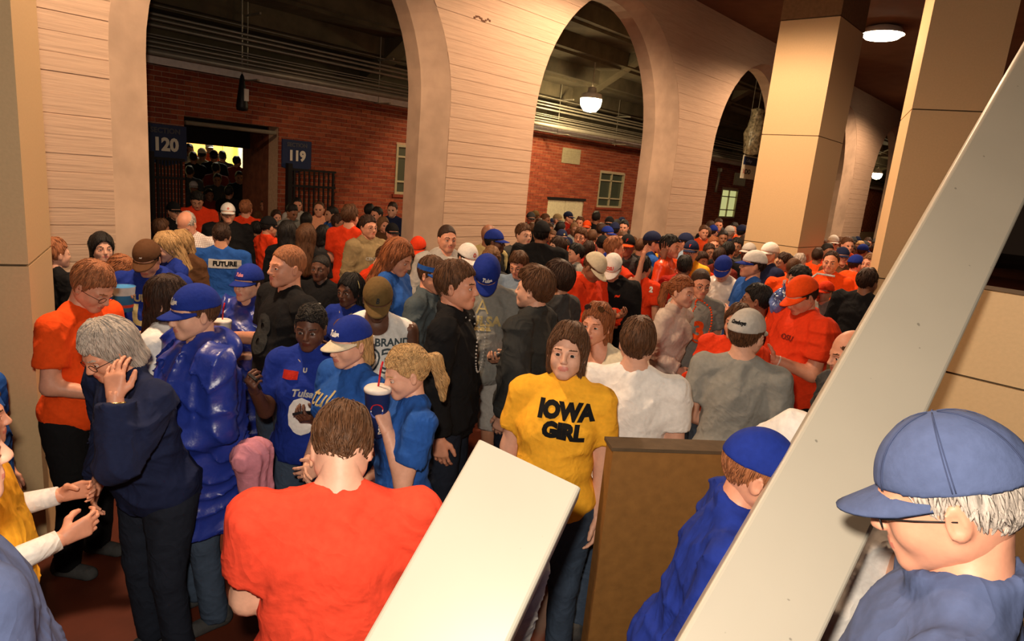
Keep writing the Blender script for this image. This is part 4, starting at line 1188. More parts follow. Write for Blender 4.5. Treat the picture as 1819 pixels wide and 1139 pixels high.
# ---------- front left
grey = person(192, 566, 104, -62, 'person with shoulder-length grey hair, glasses and navy rain jacket, hand held to ear', hair='tuck', hc='grey', top='jacket', tc='navy', topkind='cloth', la='ear', ra='folded', pt=24, lean=14, bot='djean', glasses=1, sk='r', w=1.12, mood='open')
orm = person(165, 463, 84, 52, 'person with short red hair and glasses in a bright orange tee looking down', hc='ginger', hair='short', tc='orange', pt=32, glasses=1, ra='phonelow', la='phonelow', w=1.12, sk='r', bot='black', mood='down', lean=6)
person(181, 414, 50, 24, 'person with long black hair and a blunt fringe standing against the left pier', sex='f', hair='bangs', hc='black', tc='black', top='long', sk='p', Hmin=1.5, hy=-10)
person(97, 424, 50, 120, 'person in black half hidden behind the left pillar, hair reddish blond', hair='short', hc='ginger', tc='black', top='long', bot='royal')
hoodb = person(213, 452, 52, 60, 'red-haired person bending forward in a blue hoodie behind the orange tee', hair='short', hc='ginger', top='hood', tc='royal', pt=35, lean=18, ra='phonelow', la='phonelow')
bc = person(261, 427, 60, -22, 'person in a dark brown cap and blue hoodie with gold letters holding a paper bucket', cap='brown', hair='short', hc='black', top='hood', tc='royal', pt=30, ra='cuphigh', la='phonelow', w=1.15, sk='t', caplogo=('~', 'white', .03), mood='down',
       prints=[pr('U', .19, .69, 'gold', bold=.01), pr('TULSA', .07, .76, 'gold', bold=.003)])
person(297, 412, 50, -70, 'blond person with shoulder-length hair in a blue top beside the first arch', sex='f', hair='long', hc='blond', top='long', tc='royal', pt=18)
person(322, 410, 44, -40, 'blond person in a dark brown jacket with a pink drawing on the front', sex='f', hair='bob', hc='blond', top='jacket', tc='brown', pt=22, prints=[pr('M', .12, .74, 'pink', bold=.003)])
person(301, 492, 78, 62, 'person with dark shoulder-length hair in a white tee gathered at the front', sex='f', hair='long', hc='dark', top='tee', tc='white', pt=8, hr=6, ra='crossed', la='crossed', sk='p')
pon = person(346, 506, 92, -68, 'person in a blue and red peaked cap and a shiny blue rain poncho', cap='royal', hair='short', hc='brown', top='poncho', tc='poncho', topkind='shiny', pt=8, la='folded', ra='folded', w=1.12, sk='p', caplogo=('Tulsa', 'lgrey', .035))
pw = person(441, 470, 62, -38, 'smiling person in a plain blue cap and blue poncho raising a phone', sex='f', cap='royal', hair='underlong', hc='dark', top='poncho', tc='royal', topkind='shiny', ra='show', la='cup', pt=2, mood='open', sk='p', caplogo=('Tulsa', 'pink', .03))
big = person(511, 434, 74, -62, 'tall person with cropped ginger hair and stubble in a black tee holding a cup', hair='buzz', hc='ginger', top='tee', tc='black', ra='cup', la='down', w=1.28, sk='r', pt=0, Hmax=2.0, beard='beard', prints=[pr('8', .3, .70, 'charcoal', bold=.012)])
person(394, 396, 44, 170, 'balding person seen from behind in a blue tee printed FUTURE across the shoulders', hair='short', hc='dark', top='tee', tc='blue', ra='folded', la='phonelow', w=1.25, sk='t', pt=15, prints=[dict(txt='', size=.1, z=.775, color=cloth('lgrey'), side=-1, me=rect_mesh(.30, .085), name='patch', x=.05), pr('FUTURE', .06, .776, 'black', side=-1, bold=.003, x=.05, off=.012)])
person(569, 452, 46, -20, 'dark-skinned person with close-cropped hair in a black printed tee', hair='buzz', hc='black', tc='black', sk='d', prints=[pr('TUC', .06, .74, 'lgrey', bold=.002), pr('BIT', .06, .70, 'lgrey', bold=.002)], beard='moustache')
j8 = person(552, 540, 78, -14, 'dark-skinned person in a blue jersey with gold neckline and a large white zero', sex='f', hair='pony', hc='black', top='tee', tc='royal', sk='d', ra='show', la='phone', pt=6, col='gold', w=1.1, prints=[pr('Tulsa', .055, .735, 'lgrey', shear=.3, bold=.002), pr('0', .24, .655, 'white', bold=.022), dict(txt='', size=1, z=.785, x=-.075, color=cloth('red'), me=rect_mesh(.085, .04), name='patch'), pr('U', .03, .80, 'lgrey', bold=.002)])
person(622, 486, 56, -38, 'dark-skinned person wearing a thin gold headband and blue jersey with a gold neckline', sex='f', hair='long', hc='black', top='tee', tc='royal', sk='d', col='gold', ra='crossed', la='crossed', pt=4)
gap = person(671, 494, 72, 0, 'person in a faded olive cap and white sleeveless jersey printed GAP BRAND 93', cap='olive', hair='buzz', hc='black', top='tank', tc='white', sk='d', pt=34, ra='folded', la='folded', w=1.18, beard='moustache', mood='down', caplogo=('B', 'charcoal', .04),
       prints=[pr('GAP BRAND', .062, .775, 'steel', bold=.002, arc=.25, x=.03), pr('93', .19, .71, 'steel', bold=.008, x=.03), pr('93', .19, .71, 'white', bold=-.003, x=.03, off=.009)])
tul = person(622, 562, 86, -52, 'person in a blue and white mesh cap with plaid peak and a blue tulsa tee', sex='f', cap='royal', capc2='cream', hair='underlong', hc='blond', top='tee', tc='blue', ra='folded', la='folded', pt=10, w=1.1, sk='p', caplogo=('Tulsa', 'white', .035),
       prints=[pr('tulsa', .13, .765, 'gold', shear=.25, bold=.001)])
ptw = person(722, 616, 84, -72, 'person with a blond ponytail in a blue tee drinking through a red straw', sex='f', hair='pony', hc='blond', top='tee', tc='blue', ra='folded', la=((.10, .28, -1), (-.42, .22, .9), (-.9, .4, 0), 'hold'), pt=18, sk='p', hr=0, prints=[pr('W', .06, .72, 'gold', side=-1, bold=.002)])
blk = person(810, 462, 84, 76, 'young person with short brown hair in a black zipped jacket and beads', hair='short', hc='brown', top='jacket', tc='black', ra='down', la='pocket', sk='r', Hmax=1.98, bot='djean', w=.98)
vis_ = person(768, 455, 62, 62, 'person in a blue striped visor band and grey rain jacket, ginger hair', hair='short', hc='brown', top='jacket', tc='steel', ra='folded', la='folded', sk='r', hy=-10, pt=10)
cph = person(864, 453, 66, 4, 'person with blue cap bowed over a phone wearing a grey TULSA tee', cap='royal', hair='short', hc='brown', tc='grey', top='tee', pt=52, ra='phonelow', la='phonelow', short=True, bot='lgrey', sk='t', w=1.12, caplogo=('Tulsa', 'white', .035),
       prints=[pr('TULSA', .085, .735, 'gold', bold=.004, x=-.01), pr('A', .13, .785, 'gold', bold=-.001, x=-.01), pr('FOOTBALL', .024, .708, 'gold', x=-.01)])
for s_ in (1, -1): pass
drk = person(950, 474, 74, -112, 'person with thick brown hair in a charcoal jacket over a white collar', hair='thick', hc='brown', top='jacket', tc='charcoal', col='white', ra='pocket', la='pocket', sk='p', Hmax=1.95, w=1.08, bot='djean')
person(992, 464, 62, -122, 'person with wavy dark hair in a dark jacket right behind the charcoal one', hair='thick', hc='dark', top='jacket', tc='dgrey', sk='t', ra='folded', la='folded')
iowa = person(1008, 575, 95, -5, 'person in a yellow tee printed IOWA GIRL looking straight at the lens', sex='f', hair='bob', hc='brown', top='tee', tc='yellow', sk='p', w=1.16, ra='down', la='down', pt=-8, bot='jean', seed=4,
       prints=[pr('IOWA', .086, .79, 'black', bold=.0065, x=.035), pr('GIRL', .086, .745, 'black', bold=.0065, x=.035)])
sung = person(1060, 538, 72, -22, 'person with auburn hair, sunglasses on top, and a pale ruffled top', sex='f', hair='long', hc='red', top='blouse', tc='cream', sk='r', w=1.12, pt=0)
whi = person(1133, 560, 92, 178, 'person with cropped brown hair seen from behind in a plain white tee', hair='short', hc='brown', top='tee', tc='white', sk='p', w=1.22, ra='folded', la='folded', seed=9)
gry = person(1327, 549, 84, 172, 'person seen from behind in a pale cap and heather grey tee', cap='lgrey', hair='short', hc='brown', top='tee', tc='grey', sk='p', w=1.05, hy=-18, ra='folded', la='folded', caplogo=('Cowboys', 'black', .024, 'back'))
bei = person(1211, 489, 54, 62, 'person with a curly red ponytail leaning in a beige blouse, arms behind', sex='f', hair='pony', hc='red', top='long', tc='beige', sk='p', ra='folded', la='pocket', lean=12, bot='djean')
bead = person(1244, 477, 50, 22, 'smiling person with glasses and orange beads over a grey tee, cropped hair', hair='buzz', hc='dark', tc='grey', sk='r', glasses=1, pt=8, mood='open', prints=[pr('3', .20, .70, 'orange', bold=.01)])
person(1284, 455, 42, -12, 'person in a blue cap wrapped in a clear plastic poncho', cap='royal', hair='short', hc='dark', top='poncho', tc='clear', topkind='shiny', pt=34, ra='phone', la='phone', sk='r')
person(1338, 446, 46, -72, 'person in a blue-fronted white cap and blue tee with arms crossed', cap='white', capc2='royal', hair='short', hc='dark', tc='blue', top='tee', ra='crossed', la='crossed', sk='r', w=1.1)
person(1366, 431, 38, -50, 'person in a white cap and navy polo beside the tan pillar', cap='white', hair='short', hc='grey', tc='navy', top='polo', sk='r', w=1.15)
vest = person(1424, 491, 64, -52, 'heavy person in an orange cap and short-sleeved orange wind jacket', cap='orange', hair='short', hc='dark', top='vest', tc='orangered', col='dgrey', sk='r', w=1.35, pt=30, ra='phone', la='phone', bot='black', hem=.46, belly=1.15, mood='down', prints=[pr('OSU', .05, .76, 'maroon', x=.07, bold=.001)])
person(1344, 503, 56, -92, 'dark-haired person with glasses in a grey shirt beside the orange jacket', hair='short', hc='black', tc='dgrey', top='tee', sk='m', glasses=1, w=1.1)
person(1310, 541, 60, -20, 'person in an orange sweatshirt behind the grey tee, brown hair', sex='f', hair='bob', hc='brown', top='sweat', tc='orangered', sk='r', w=1.2, ra='cup', la='cup')
person(1541, 476, 46, 150, 'broad person in black seen from behind beside the cream pillar', hair='short', hc='dark', top='sweat', tc='black', sk='m', w=1.4, bot='khaki')
person(1476, 446, 38, -6, 'balding person in an orange polo standing before the far piers', hair='reced', hc='dark', top='polo', tc='orange', sk='r', w=1.2)
person(1497, 460, 30, -8, 'child in an orange tee next to the orange polo', sex='f', hair='short', hc='brown', tc='orange', sk='p', Hmin=1.2, Hmax=1.5)
person(1521, 453, 32, 130, 'person in a bright blue cap and hood near the cream pillar', cap='royal', hair='short', hc='dark', top='hood', tc='orange', sk='r')
person(1546, 450, 36, -30, 'person with sandy hair in an orange jacket by the cream pillar', hair='short', hc='lbrown', top='jacket', tc='orange', sk='r')
person(1465, 499, 38, -34, 'boy in a red cap and grey tee standing behind the orange jacket', cap='orangered', hair='short', hc='brown', tc='grey', sk='r', Hmin=1.3, Hmax=1.6)
bald = person(1512, 584, 84, -62, 'bald person whose face shows just beside the slanting beam', hair='bald', hc='brown', tc='dgrey', top='long', sk='r', pt=14, Hmin=1.4)
person(1419, 474, 40, -60, 'person with curly black hair behind the orange peaked cap', hair='curly', hc='black', tc='orange', sk='r', pt=10)
person(1392, 448, 36, -64, 'person with dark brown hair in an orange tee, nearest the pillar foot', hair='short', hc='dark', tc='orange', sk='t', w=1.1)
person(1410, 458, 36, 160, 'balding person in orange seen from behind, near the pillar foot', hair='buzz', hc='brown', tc='orange', sk='m', w=1.3)
person(1420, 450, 30, 150, 'grey-haired person turned away at the corner of the tan pillar', hair='short', hc='grey', tc='khaki', top='jacket')
# ---------- middle
person(1056, 449, 50, 58, 'person in a worn beige cap and orange hoodie reading a phone', cap='cream', hair='short', hc='brown', top='hood', tc='orangered', sk='m', pt=35, ra='phone', la='phone', w=1.15)
person(1088, 449, 50, -12, 'person in a white cap and black pullover with a small orange crest', cap='white', hair='short', hc='dark', top='sweat', tc='black', sk='r', pt=38, ra='phonelow', la='phonelow', w=1.2, bot='jean', caplogo=('OSU', 'orangered', .04), prints=[pr('~', .06, .77, 'orangered', x=.09, bold=.006)])
person(1143, 455, 38, 152, 'dark-haired person in an orange jersey numbered 2 seen from behind', hair='short', hc='black', tc='orangered', sk='t', prints=[pr('2', .17, .72, 'white', side=-1, bold=.012, x=.03), pr('2', .08, .80, 'white', side=-1, bold=.006, x=.17)])
person(1158, 445, 30, 170, 'person in a yellow cap turned away beside the orange jersey', cap='yellow', hair='short', hc='dark', tc='orangered', sk='d')
person(1190, 417, 40, 72, 'tall person in profile with black hair and an orange rain shirt', hair='short', hc='black', top='long', tc='orange', topkind='shiny', sk='r', w=1.15)
person(1160, 412, 36, 100, 'person in a navy cap and blue tee before the second pier', cap='navy', hair='short', hc='dark', tc='blue', sk='r', beard='beard')
person(1183, 423, 28, 60, 'person whose face shows between the navy cap and the orange profile', hair='short', hc='dark', tc='navy', sk='r')
person(1216, 414, 32, -100, 'person in a faded blue cap with white shirt behind the old spectacled man', cap='navy', hair='short', hc='dark', tc='lblue', sk='r')
person(1227, 427, 38, -12, 'old person with glasses under a blue cap in a yellow shirt', cap='navy', hair='short', hc='grey', tc='yellow', sk='p', glasses=1, caplogo=('T', 'orangered', .04))
person(1216, 454, 36, 176, 'black-haired person in a deep red hoodie seen from behind', hair='short', hc='black', top='hood', tc='red', sk='d')
person(1245, 447, 34, 40, 'dark-haired person in orange behind the smiling beaded one', hair='thick', hc='dark', tc='orangered', sk='r')
person(1114, 417, 38, -6, 'person in a black cap with orange peak waving one hand', cap='black', capc2='orange', hair='short', hc='black', tc='dgrey', sk='m', la='raised', caplogo=('F', 'red', .05))
person(1091, 420, 40, 110, 'ginger-haired person in an orange tee and blue visor, arm up', cap=None, hair='short', hc='ginger', tc='orangered', sk='r', ra='raised')
blkback = person(962, 393, 42, 176, 'broad person in black jacket and black cap, back to the lens, before the second arch', cap='black', hair='short', hc='black', top='jacket', tc='black', sk='m', w=1.3)
person(930, 396, 40, 38, 'fair person with brown hair in an open dark jacket at the pier edge', hair='short', hc='brown', top='jacket', tc='dgrey', sk='p')
person(868, 398, 38, 150, 'bald dark-skinned person in a yellow shirt against the pier', hair=None, tc='gold', sk='m')
person(879, 409, 38, 76, 'dark-skinned person in a bright blue cap in profile before the pier', cap='royal', hair='short', hc='black', top='jacket', tc='black', sk='d')
person(794, 399, 48, 22, 'person with a flat-top haircut and moustache in a grey hooded sweatshirt', hair='buzz', hc='dark', top='hood', tc='lgrey', sk='r', w=1.25, beard='moustache', col='white')
person(831, 435, 44, 34, 'person in a white cap with an orange badge and orange scarf', cap='white', hair='short', hc='dark', top='jacket', tc='dgrey', sk='r', col='orange', pt=18, caplogo=('O', 'orangered', .045))
person(873, 440, 40, 10, 'person with curly sandy hair and glasses behind the bowed blue cap', sex='f', hair='curly', hc='lbrown', tc='dgrey', top='long', sk='r')
person(921, 447, 44, -22, 'person with brown hair and glasses in a light blue shirt, head bowed', hair='thick', hc='brown', tc='lblue', top='long', sk='r', glasses=1, pt=24, ra='phone', la='phone')
person(990, 421, 34, -60, 'dark-haired person in navy behind the broad black back', sex='f', hair='bob', hc='dark', tc='navy', top='long', sk='p')
person(1022, 433, 34, -64, 'black-haired person in profile with a grey scarf', hair='short', hc='black', tc='grey', top='sweat', sk='r')
person(998, 408, 28, 20, 'person in a blue cap with a pale badge by the broad black back', cap='navy', hair='short', hc='dark', tc='white', sk='r', caplogo=('o', 'gold', .05))
person(1046, 428, 32, 160, 'person in a deep red hood between the piers, back turned', hair='short', hc='dark', top='hood', tc='red', sk='m')
person(1031, 405, 32, -14, 'person with brown hair bowed over glasses in the press between the piers', hair='thick', hc='brown', tc='dorange', sk='r', glasses=1)
bph = person(707, 424, 62, 66, 'person with long auburn hair and blond streaks in a blue tee tapping a phone', sex='f', hair='longdown', hc='red', top='tee', tc='blue', sk='r', ra='phone', la='phone', pt=22)
person(742, 421, 40, -12, 'person in an orange cap and dark top looking down at a phone', cap='orangered', hair='short', hc='dark', tc='dgrey', top='long', sk='m', pt=22, ra='phone', la='phone')
person(684, 438, 40, 60, 'person in an orangered tee bending behind the long auburn hair', hair='short', hc='brown', tc='orangered', sk='r', pt=30, lean=20, ra='phonelow', la='phonelow')
person(654, 382, 40, 36, 'person with glasses in a khaki jacket over a pale hooded sweatshirt', hair='short', hc='dark', top='jacket', tc='khaki', sk='r', glasses=1, col='white', prints=[pr('CENTRAL', .045, .74, 'lgrey', bold=.001)])
person(622, 363, 40, 152, 'dark-haired person in an orangered tee, back turned, left of the khaki jacket', hair='short', hc='brown', tc='orangered', sk='r', bot='jean', ra='phonelow', la='phonelow', w=1.1)
person(697, 397, 32, 24, 'person in a black cap and blue top in the shade at the pier', cap='black', hair='short', hc='black', tc='royal', sk='r')
person(702, 384, 21, 150, 'person in a royal blue cap right beside the pier, facing away', cap='royal', hair='short', hc='black', tc='navy', sk='r')
person(657, 362, 26, 150, 'dark-haired person farther off behind the khaki jacket', hair='short', hc='black', tc='black', sk='r')
person(669, 368, 26, -40, 'person with black hair turned towards the pale sweatshirt', hair='short', hc='black', tc='grey', sk='r')
person(697, 359, 26, -12, 'fair person in a dark jacket with white collar at the brick wall', hair='short', hc='dark', top='jacket', tc='navy', col='white', sk='p')
person(681, 386, 26, 30, 'person with light brown hair beside the pale sweatshirt', sex='f', hair='bob', hc='lbrown', tc='brown', sk='r')
person(350, 340, 30, 0, 'person in an orangered tee holding a phone in front of the passage', hair='short', hc='black', tc='orangered', sk='t', pt=30, ra='phone', la='phone', w=1.2)
person(331, 375, 44, -26, 'bald person in a checked shirt with head bowed, below the 120 sign', hair='bald', hc='grey', top='polo', tc='white', topkind='plaid', sk='r', pt=38, w=1.3, ra='phonelow', la='phonelow', mood='')
person(405, 361, 34, 0, 'person with glasses in a white cap and black jacket facing the lens', cap='white', hair='short', hc='grey', top='jacket', tc='black', sk='r', glasses=1, w=1.3, col='white', caplogo=('o', 'orangered', .05))
person(437, 355, 30, 168, 'sandy-haired person in an orange tee with back turned by the passage', hair='short', hc='ginger', tc='orangered', sk='r', w=1.1)
person(478, 385, 34, 120, 'person in a black cap and orange jacket bending beside the black hair', cap='black', hair='short', hc='black', top='jacket', tc='orangered', sk='t', pt=10, ra='phone', la='phone')
person(491, 373, 24, 20, 'person with long hair smiling under the 119 sign', sex='f', hair='long', hc='dark', tc='brown', sk='r')
person(528, 351, 24, 10, 'person with receding dark hair in a white shirt at the right gate', hair='short', hc='black', top='polo', tc='lgrey', sk='r')
person(519, 363, 26, 40, 'person with black hair in a grey shirt bowed in front of the right gate', hair='short', hc='black', tc='grey', sk='m', pt=20)
person(567, 358, 26, -8, 'person in a pale salmon shirt before the right gate', hair='reced', hc='brown', top='polo', tc='salmon', sk='r')
person(589, 367, 26, -70, 'person in a blue tee holding a cup by the right gate', hair='short', hc='black', tc='blue', sk='t', ra='cup')
person(545, 378, 26, 150, 'person with straight black hair between the salmon shirt and the grey shirt', sex='f', hair='long', hc='black', tc='black', sk='r')
person(545, 398, 44, 168, 'person with very long brown hair and black top seen from behind', sex='f', hair='longdown', hc='brown', tc='black', sk='m')
person(512, 391, 44, 160, 'person with long black hair and black top seen from behind', sex='f', hair='longdown', hc='black', tc='black', top='long', sk='m')
person(309, 359, 30, 30, 'person in a black cap with a teal collar at the first pier', cap='black', hair='short', hc='black', top='jacket', tc='black', col='teal', sk='t')
person(286, 390, 32, 110, 'brown-haired person in shadow beside the first pier', hair='thick', hc='brown', tc='brown', sk='m')
person(603, 380, 32, 60, 'person with dark hair between the blue tee and the orangered back', hair='short', hc='dark', tc='dgrey', sk='m')
person(576, 400, 34, 140, 'person in a dark top standing behind the cropped dark head', sex='f', hair='bob', hc='black', tc='dgrey', sk='d')
person(455, 392, 30, -160, 'person in a dark coat behind the orange jacket', hair='short', hc='black', tc='black', top='jacket', sk='m')
# ---------- passage, on the steps: silhouettes against the floodlit stand
pass_ = [(336, 258, 15, 0, 15.6, 'lgrey', 'person in white at the top left of the passage steps', None), (343, 272, 15, 180, 15.0, 'black', 'dark figure below the white shirt on the steps', None),
         (359, 266, 15, 170, 15.2, 'khaki', 'figure in a pale cap on the steps, against the light', 'cream'), (380, 269, 16, 180, 15.0, 'black', 'figure in a rimlit cap mid steps against the light', 'black'),
         (395, 270, 15, 180, 15.4, 'dgrey', 'figure right of the rimlit cap on the steps', None), (421, 279, 15, 150, 15.0, 'maroon', 'figure alone at the right of the bright opening', None),
         (372, 255, 14, 10, 16.6, 'orange', 'figure in orange highest on the steps', 'white'), (384, 290, 18, 160, 14.2, 'maroon', 'figure with rimlit shoulders in the middle of the steps', None),
         (337, 296, 17, 170, 14.0, 'dgrey', 'figure at the left wall of the steps, pale ear', None), (386, 309, 19, 0, 13.3, 'charcoal', 'dark figure facing out low on the steps, printed black tee', None),
         (425, 305, 19, 10, 13.4, 'black', 'dark figure in a black top on the right of the steps', None), (344, 322, 20, 0, 12.8, 'dgrey', 'person in a white cap low on the steps', 'white'),
         (447, 304, 19, -20, 13.4, 'brown', 'shaded figure by the right passage wall', None), (457, 326, 22, -6, 12.2, 'white', 'person in a white and red jersey at the right side of the passage', None),
         (407, 330, 22, 160, 12.2, 'black', 'dark figure with back turned low on the steps', None), (470, 352, 24, -30, 11.6, 'brown', 'figure in brown just inside the passage', None), (372, 335, 21, 20, 12.4, 'maroon', 'shaded figure behind the orange tee with the phone', None)]
for (x, y, h_, a, d, c, l, cp_) in pass_:
    r_ = ray(x, y + h_ / 2); yy_ = d  # y of the figure
    P = CAMP + r_ * (yy_ / r_[1]); k = max(0, min(13, int((yy_ - YW - .6) / .4) + 0)); bz = .055 * (min(k, 11) + 1) if yy_ > YW + .6 else 0.0
    Hh = (P[2] - bz) / .93
    Hh = min(max(Hh, 1.5), 1.95)
    person(x, y, h_, a, l, tc=c, hair='short', hc='black', sk='m', cap=cp_, depth=yy_ / r_[1], base=P[2] - .93 * Hh if abs(P[2] - .93 * Hh - bz) < .12 else bz, Hfix=Hh, lod=2)
# ---------- the far press between the piers
G1 = 'distant heads packed between the second and third piers'
far = [  # x, ytop, h, ang, shirt, hair, cap, label
 (943, 377, 22, 20, 'orange', 'black', 'dgrey', 'far person in a dark camouflage cap leftmost in the second arch'), (951, 374, 20, 150, 'dgrey', 'brown', 'olive', 'far person in an olive camouflage cap, second from the left in the second arch'),
 (969, 379, 22, 60, 'navy', 'brown', None, 'far brown-haired person in navy left of the cream door'), (991, 380, 20, 60, 'lgrey', 'grey', 'khaki', 'far person in a khaki cap in front of the cream door'),
 (1010, 376, 20, 70, 'red', 'dark', 'navy', 'far person in a navy cap and red top before the cream door'), (1030, 384, 22, -10, 'maroon', 'brown', None, 'far person with hair up right of the cream door'),
 (1059, 375, 22, 170, 'black', 'black', None, 'far tall person in black below the dark window'), (1082, 385, 24, -6, 'dgrey', 'black', 'black', 'far person in a black brimmed hat below the dark window'),
 (1108, 391, 24, -6, 'brown', 'black', None, 'far black-haired person at the edge of the third pier'), (1042, 392, 22, -10, 'orangered', 'lbrown', 'orange', 'far person in an orange cap behind raised fingers'),
 (1068, 396, 24, 160, 'black', 'dark', None, 'far dark head beneath the window, back turned'), (996, 393, 24, 150, 'navy', 'black', None, 'far dark head beneath the khaki cap'),
 (1020, 396, 22, 20, 'grey', 'lbrown', None, 'far fair-haired person with a raised arm in the second arch'), (1092, 396, 24, 170, 'blue', 'black', 'navy', 'far person in a blue cap with back turned near the third pier'),
 (981, 409, 24, -14, 'orangered', 'brown', None, 'pale face just right of the broad black back'), (1005, 424, 26, 150, 'dgrey', 'black', None, 'dark head between the profile with scarf and the blue cap'),
 (1052, 408, 26, 170, 'maroon', 'brown', None, 'brown head left of the blue-visored one, turned away'), (1070, 418, 30, 175, 'royal', 'black', 'black', 'dark cap and blue top directly behind the beige cap'),
 (1106, 411, 28, -8, 'brown', 'brown', None, 'brown-haired person peering over the waving cap'), (1138, 424, 28, 160, 'dgrey', 'brown', None, 'brown head beside the navy cap at the third pier'),
 (1080, 402, 26, 60, 'orange', 'dark', 'royal', 'royal blue cap deep in the press under the window'), (958, 388, 24, 160, 'black', 'dark', None, 'dark head just left of the broad black cap'),
 (1036, 420, 26, 30, 'navy', 'black', None, 'dark head in shade over the deep red hood'), (1098, 408, 24, 150, 'lblue', 'black', None, 'dark head and light blue back near the third pier'),
 (1250, 400, 24, 20, 'dorange', 'brown', None, 'brown-haired person at the right edge of the third pier'), (1262, 392, 22, 160, 'black', 'dark', None, 'dark head below the lit window, at the left'),
 (1267, 400, 22, 150, 'royal', 'dark', 'royal', 'blue-hooded person below the lit window'), (1276, 388, 22, 10, 'brown', 'dark', None, 'far taller head right below the lit window'),
 (1284, 409, 26, 10, 'dgrey', 'black', None, 'dark-haired person mid way in the third arch'), (1267, 420, 28, 20, 'brown', 'red', None, 'auburn-haired person left in the third arch'),
 (1303, 395, 22, -20, 'orange', 'black', None, 'far person in orange right in the third arch'), (1296, 402, 22, 150, 'lgrey', 'grey', 'lgrey', 'far person in a light cap in the third arch'),
 (1318, 400, 24, 150, 'navy', 'black', 'navy', 'far person in a navy cap at the tan pillar'), (1308, 422, 30, 0, 'dgrey', 'black', None, 'black-haired person with a fringe in front of the tan pillar'),
 (1329, 432, 30, -40, 'dgrey', 'grey', 'lgrey', 'person in a pale grey cap left of the white cap by the pillar'), (1294, 430, 30, 160, 'black', 'black', None, 'black head above the clear plastic poncho'),
 (1278, 440, 32, 170, 'maroon', 'dark', None, 'dark brown head left of the clear plastic poncho'), (1260, 432, 30, 30, 'dorange', 'dark', None, 'dark-haired person between the red hood and the auburn hair'),
 (1322, 416, 26, 160, 'dorange', 'dark', None, 'dark head at the left foot of the tan pillar'),
 (1480, 418, 26, 10, 'orange', 'brown', 'white', 'far person in a white cap right of the tan pillar'), (1505, 421, 28, 30, 'orange', 'brown', None, 'far brown-haired person before the far pier'),
 (1464, 424, 26, 10, 'orangered', 'brown', None, 'far fair face at the right side of the tan pillar'), (1470, 432, 28, 40, 'orangered', 'black', None, 'dark-haired person in orange right of the tan pillar'),
 (1496, 438, 34, 20, 'brown', 'dark', 'navy', 'person in a navy cap behind the child in orange'), (1527, 428, 22, -20, 'orangered', 'blond', None, 'far blond head near the last pier'),
 (1533, 434, 24, 140, 'orange', 'dark', 'royal', 'far person in a bright blue cap near the last pier'), (1541, 422, 20, 10, 'maroon', 'dark', None, 'far head in the furthest arch'),
 (1556, 432, 24, 150, 'navy', 'dark', None, 'far dark head at the edge of the cream pillar'), (1560, 440, 26, 20, 'orange', 'brown', None, 'far person in orange at the edge of the cream pillar'),
 (1452, 440, 28, 170, 'orange', 'dark', None, 'dark head in orange at the corner of the tan pillar'), (1512, 434, 24, 0, 'dorange', 'dark', None, 'far dark-haired person behind the navy cap on the right'),
]
for (x, y, h_, a, c, hc_, cp_, l) in far:
    person(x, y, h_, a, l, tc=c, hair='short', hc=hc_, sk='r' if (x * 7) % 3 else 'm', cap=cp_, w=1.1, top='long' if (x % 2) else 'tee')
# heads that nothing tells apart: tiny and half hidden in the gaps
random.seed(11)
tiny = []
for x0, x1, y0, y1, n, g, l in ((940, 1112, 384, 404, 18, 'dim heads in the gaps of the second arch', 'dim half-hidden head in the press of the second arch'),
                             (1252, 1332, 398, 412, 9, 'dim heads in the gaps of the third arch', 'dim half-hidden head in the press of the third arch'),
                             (1462, 1562, 420, 432, 9, 'dim heads in the gaps before the far piers', 'dim half-hidden head in the press before the far piers')):
    for k in range(n):
        x = x0 + (x1 - x0) * (k + .5) / n + random.uniform(-3, 3); y = random.uniform(y0, y1)
        person(x, y, random.uniform(17, 21), random.choice((0, 30, 160, 180, -60, 90)), l, tc=random.choice(('dgrey', 'navy', 'dorange', 'maroon', 'brown', 'orangered', 'black')), hc=random.choice(('dark', 'black', 'brown')), sk='m', group=g, cap=random.choice((None, None, 'navy', 'dgrey')))
print('crowd', len(people), round(time.time() - T1, 1))

# ================================================================== FOREGROUND, lower strip of the photograph
T2 = time.time()
oback = person(608, 736, 108, 178, 'close person seen from behind in a plain bright orange-red tee, cropped brown neck hair', hair='short', hc='brown', tc='coral', sk='p', pt=52, w=1.34, depth=1.88, lod=0, ra='phone', la='phone', seed=3)
capm = person(1684, 770, 205, -84, 'close heavy person in a washed denim cap with grey hair, at the right', cap='denim', hair='short', hc='grey', tc='denim', top='polo', sk='r', pt=26, w=1.28, depth=1.22, lod=0, glasses=1, seed=5)
person(1548, 640, 118, 150, 'close person in a white tee whose head is behind the slanting beam', hair='short', hc='brown', tc='white', sk='p', depth=2.25, lod=0, roll=0, lean=8, w=1.35, la=((.75, .1, -.75), (-.2, .8, -.5), (-.3, -.8, 0), 'relax'), ra='folded', seed=6)
person(1350, 764, 142, 96, 'close person in a royal blue jacket with a dark brown collar and blue cap', cap='royal', hair='short', hc='ginger', tc='royal', top='jacket', col='brown', sk='r', depth=1.95, lod=0, w=1.25, pt=10, lean=10, seed=8)
person(935, 826, 120, 110, 'close person in a grey hooded sweatshirt mostly behind the short beam', hair='short', hc='brown', tc='lgrey', top='hood', sk='p', depth=2.3, lod=0, w=1.2, lean=12, seed=2)
person(-125, 700, 205, 100, 'close person in a washed blue shirt cut off by the left edge', hair='short', hc='grey', tc='denim', top='tee', sk='p', depth=1.28, lod=0, w=1.25, seed=7)
yel = person(-58, 672, 130, 84, 'person in a yellow tee over white sleeves, entering from the left edge', hair='short', hc='brown', tc='yellow', top='tee', sk='r', depth=2.1, lod=0, w=1.1, ra='cup', la='cup', seed=1)
